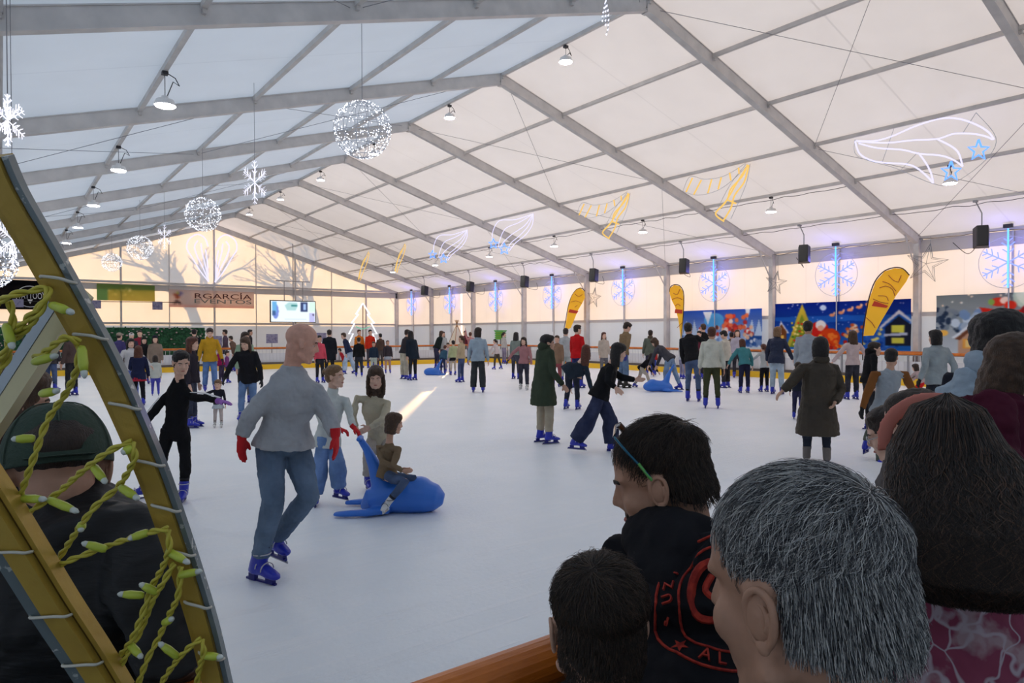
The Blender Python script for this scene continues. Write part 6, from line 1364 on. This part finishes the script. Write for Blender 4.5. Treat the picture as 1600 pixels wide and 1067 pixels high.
# ---- girl with glasses and a person with slicked hair
r_, J_, k_ = fg('dark-haired girl with clear-framed glasses looking down beside the salmon headband', (1390,678), 2.8, 1.42, -78, lean=12, head=(-6,-16), skin='fair', hair='dark', hstyle='pony', top=(.10,.09,.09), fit=1.05, bottom=(.03,.03,.05))
c, R, hk = J_['head'], J_['headR'], 1.05*k_*1.036; m_ = MB()
for s in (-1, 1):
    m_.tube([c+R@(V(s*.031+math.cos(a)*.023, .092, .0+math.sin(a)*.018)*hk) for a in [2*PI*j/16 for j in range(17)]], .002, 5, caps=False); m_.tube([c+R@(V(s*.053,.090,.003)*hk), c+R@(V(s*.080,.0,.008)*hk)], .002, 5)
m_.tube([c+R@(V(-.009,.094,.003)*hk), c+R@(V(.009,.094,.003)*hk)], .002, 5); m_.build('glasses', mat('clear_frame', (.6,.6,.62), .15, .3), r_)
fg('person with dark combed-back hair between the girl with glasses and the salmon headband', (1428,668), 2.1, 1.46, -70, lean=8, head=(0,-10), skin='fair', hair='dark', hstyle='bun', top=(.05,.05,.06), fit=1.05, bottom=(.03,.03,.05))
# ---- person in dark red-brown at the left edge behind the cap
fg('person with a dark fur collar and red scarf at the left edge, behind the cap', (28,632), 2.3, 1.62, 75, lean=8, head=(10,-4), skin='mid', hair='brown', hstyle='bob', top=(.025,.015,.014), topk='puffer', fit=1.25, hood=(.05,.02,.015), bottom=(.03,.04,.08), collar=(.35,.02,.02))
# ------------------------------------------------------------------ gold light-motif frame beside the camera
GOLD = mat('gold_painted_metal', (.50,.33,.055), .45, .2, .5, noise=((.42,.27,.045), 14, .4, .7), bump=(60,.15)); GOLDD = mat('gold_dark_groove', (.12,.07,.012), .6, .2)
PALEG = mat('pale_gold_metal', (.62,.56,.34), .35, .3); STEEL = mat('galvanised_strip', (.42,.47,.52), .35, .5); TUBEM = mat('clear_light_tube', (.16,.20,.21), .15, .1, .7, noise=((.45,.48,.46), 60, .62, .66))
TIE = mat('cable_tie', (.60,.58,.50), .5); ROPE = mat('yellow_cord', (.55,.48,.06), .5, 0, .4); BULB = mat('yellow_bulb', (.50,.58,.06), .3, 0, .5); TIP = mat('clear_bulb_tip', (.62,.66,.60), .12, 0, .7)
t = thing('light_motif_frame', 'gold painted metal star frame wound with yellow fairy lights, cut by the left picture edge', 'light motif', tuple(at_z(120, 1067, 0) if False else (at_d(150, 1067, .9).x, at_d(150, 1067, .9).y, 0)))
D0 = .86
def DY(y): return .74+(y-250)*.00030
def bar_path(px, D=0): return smoothpts([at_d(x, y, DY(y)+D) for x, y in px], 4)
def sweep(name, pts, w, d, m_, parent, shift=0, back=0):
    """flat faced bar: w in the picture plane, d away from the camera"""
    mb = MB(); out = []; N = len(pts); vs = []
    for i, p in enumerate(pts):
        dr = (pts[min(i+1,N-1)]-pts[max(i-1,0)]).normalized(); sdv = dr.cross(F).normalized(); nn = sdv.cross(dr).normalized()
        if nn.dot(F) < 0: nn = -nn
        for a, b_ in ((-1,0),(1,0),(1,1),(-1,1)): vs.append(p+sdv*(a*w/2+shift)+nn*(b_*d+back))
    fs = [(0,1,2,3), tuple((N-1)*4+k for k in (3,2,1,0))]
    for i in range(N-1):
        for k in range(4): fs.append((i*4+k, (i+1)*4+k, (i+1)*4+(k+1)%4, i*4+(k+1)%4))
    mb.add(vs, fs); return mb.build(name, m_, parent)
def channel(px, D, w, side, parent, nm, lip=.42):
    pts = bar_path(px, D); o = sweep(nm, pts, w, .028, GOLD, parent)
    sweep('inner_lip', pts, w*lip, .022, GOLD, o, shift=side*(w*(.65+lip/2)), back=.010); sweep('groove', pts, w*.22, .018, GOLDD, o, shift=side*w*.56, back=.012)
    return pts, o
outer = [(-26,248),(0,306),(50,392),(100,480),(150,570),(190,655),(228,745),(262,840),(290,925),(312,1000),(333,1090)]
pts1, o1 = channel([(x+6, y) for x, y in outer], 0, .0215, -1, t, 'outer_bar')
ot = sweep('light_tube', [p for p in pts1], .007, .012, TUBEM, o1, shift=.0160, back=.004)
inner = [(-60,740),(-20,800),(30,880),(80,960),(130,1035),(170,1100)]
pts2, o2 = channel(inner, -.06, .025, 1, t, 'inner_bar', .25)
sweep('light_tube', [p for p in pts2], .018, .018, TUBEM, o2, shift=-.021, back=.004)
s1 = bar_path([(112,455),(60,535),(0,628),(-40,690)], .03); o3 = sweep('cross_bar', s1, .020, .02, PALEG, t, shift=.006); sweep('cross_bar_edge', s1, .013, .02, STEEL, o3, shift=-.011, back=-.001)
# stand legs carry it to the floor
m_ = MB(); a = pts1[-1]; b_ = pts2[-1]; m_.bar(a, V(a.x+.02, a.y, 0), .03, .03, up=(0,1,0)); m_.bar(b_, V(b_.x, b_.y-.02, 0), .03, .03, up=(0,1,0)); m_.build('stand_legs', GOLD, t)
def ties(pts, idx, w, shift, parent):
    for i in idx:
        i = min(i, len(pts)-2); p = pts[i]; dr = (pts[i+1]-pts[i-1]).normalized(); sdv = dr.cross(F).normalized(); mb = MB()
        P_ = [p+sdv*(-w*.5+shift)-dr*.006+F*.004, p+sdv*(-w*.3+shift)-F*.004-dr*.005, p+sdv*(w*.3+shift)-F*.005+dr*.003, p+sdv*(w*.55+shift)-F*.002+dr*.009, p+sdv*(w*.6+shift)+F*.008+dr*.011]
        mb.tube(smoothpts(P_, 3), .0021, 6); mb.build('cable_tie', TIE, parent, True)
ties(pts1, (10,14,19,23,26,29,33,37), .028, .002, o1); ties(pts2, (7,12,16), .042, -.008, o2)
# fairy light cord: twisted pair following the zig-zag seen in the photo
R7 = random.Random(3)
cord_pts = [[(-10,478),(15,462),(45,456),(74,450),(70,470),(40,500),(18,530),(12,560),(-12,590)], [(74,462),(60,490),(35,520),(18,530)], [(-8,566),(10,545),(20,500),(14,470)],
  [(124,535),(100,528),(70,550),(52,560)], [(124,540),(120,575),(104,612),(75,655),(58,700),(40,750),(22,800)], [(22,800),(36,806),(60,790),(90,770),(130,735),(170,705),(207,690)], [(207,692),(210,715),(195,745),(180,765),(150,790),(125,822),(100,860),(82,885)],
  [(82,888),(110,875),(150,860),(190,845),(232,832),(262,826)], [(262,828),(264,858),(252,890),(238,915),(222,960),(205,1000),(180,1038),(176,1080)], [(272,880),(255,910),(240,935),(220,985),(200,1020),(185,1045)],
  [(282,885),(278,930),(262,965),(246,1000),(228,1035),(212,1080)], [(315,998),(295,1012),(270,1040),(245,1078)], [(315,1000),(318,1020),(310,1050),(306,1085)], [(-10,760),(10,800),(22,800)]]
m_ = MB()
for q in cord_pts:
    base = smoothpts([at_d(x, y, DY(y)-.015-.010*math.sin(i*1.7)) for i, (x, y) in enumerate(q)], 8)
    for ph in (0, PI):
        pts = []; s_ = 0
        for i, p in enumerate(base):
            if i: s_ += (p-base[i-1]).length
            dr = (base[min(i+1,len(base)-1)]-base[max(i-1,0)]).normalized(); a_ = dr.cross(F).normalized(); b2 = dr.cross(a_); an = s_/.042*2*PI+ph
            pts.append(p+a_*math.cos(an)*.0023+b2*math.sin(an)*.0023)
        m_.tube(pts, .0024, 7)
m_.build('fairy_light_cord', ROPE, t, True)
bulbs = [((82,477),(115,489)), ((10,510),(20,545)), ((55,565),(90,555)), ((52,685),(18,686)), ((147,730),(166,755)), ((36,779),(72,780)), ((80,782),(122,800)), ((190,762),(217,780)), ((164,858),(128,848)), ((230,832),(200,842)), ((264,862),(296,880)), ((283,898),(315,892)),
         ((222,930),(184,928)), ((244,925),(218,912)), ((204,1008),(222,1028)), ((257,973),(270,966)), ((276,1025),(248,1004)), ((318,1024),(348,1027)), ((205,700),(190,708)), ((128,545),(132,590)), ((66,615),(92,610)), ((128,818),(126,830))]
for (x0, y0), (x1, y1) in bulbs:
    a = at_d(x0, y0, DY(y0)-.02); b_ = at_d(x1, y1, DY(y0)-.03); d = (b_-a); m_ = MB(); m_.tube([a-d*.08, a+d*.05, a+d*.5, a+d*.78], [.0038,.0052,.0056,.0042], 10); o = m_.build('bulb', BULB, t, True)
    m_ = MB(); m_.tube([a+d*.74, a+d*.92, a+d*1.02], [.0042,.0036,.0012], 10); m_.build('bulb_tip', TIP, o, True)
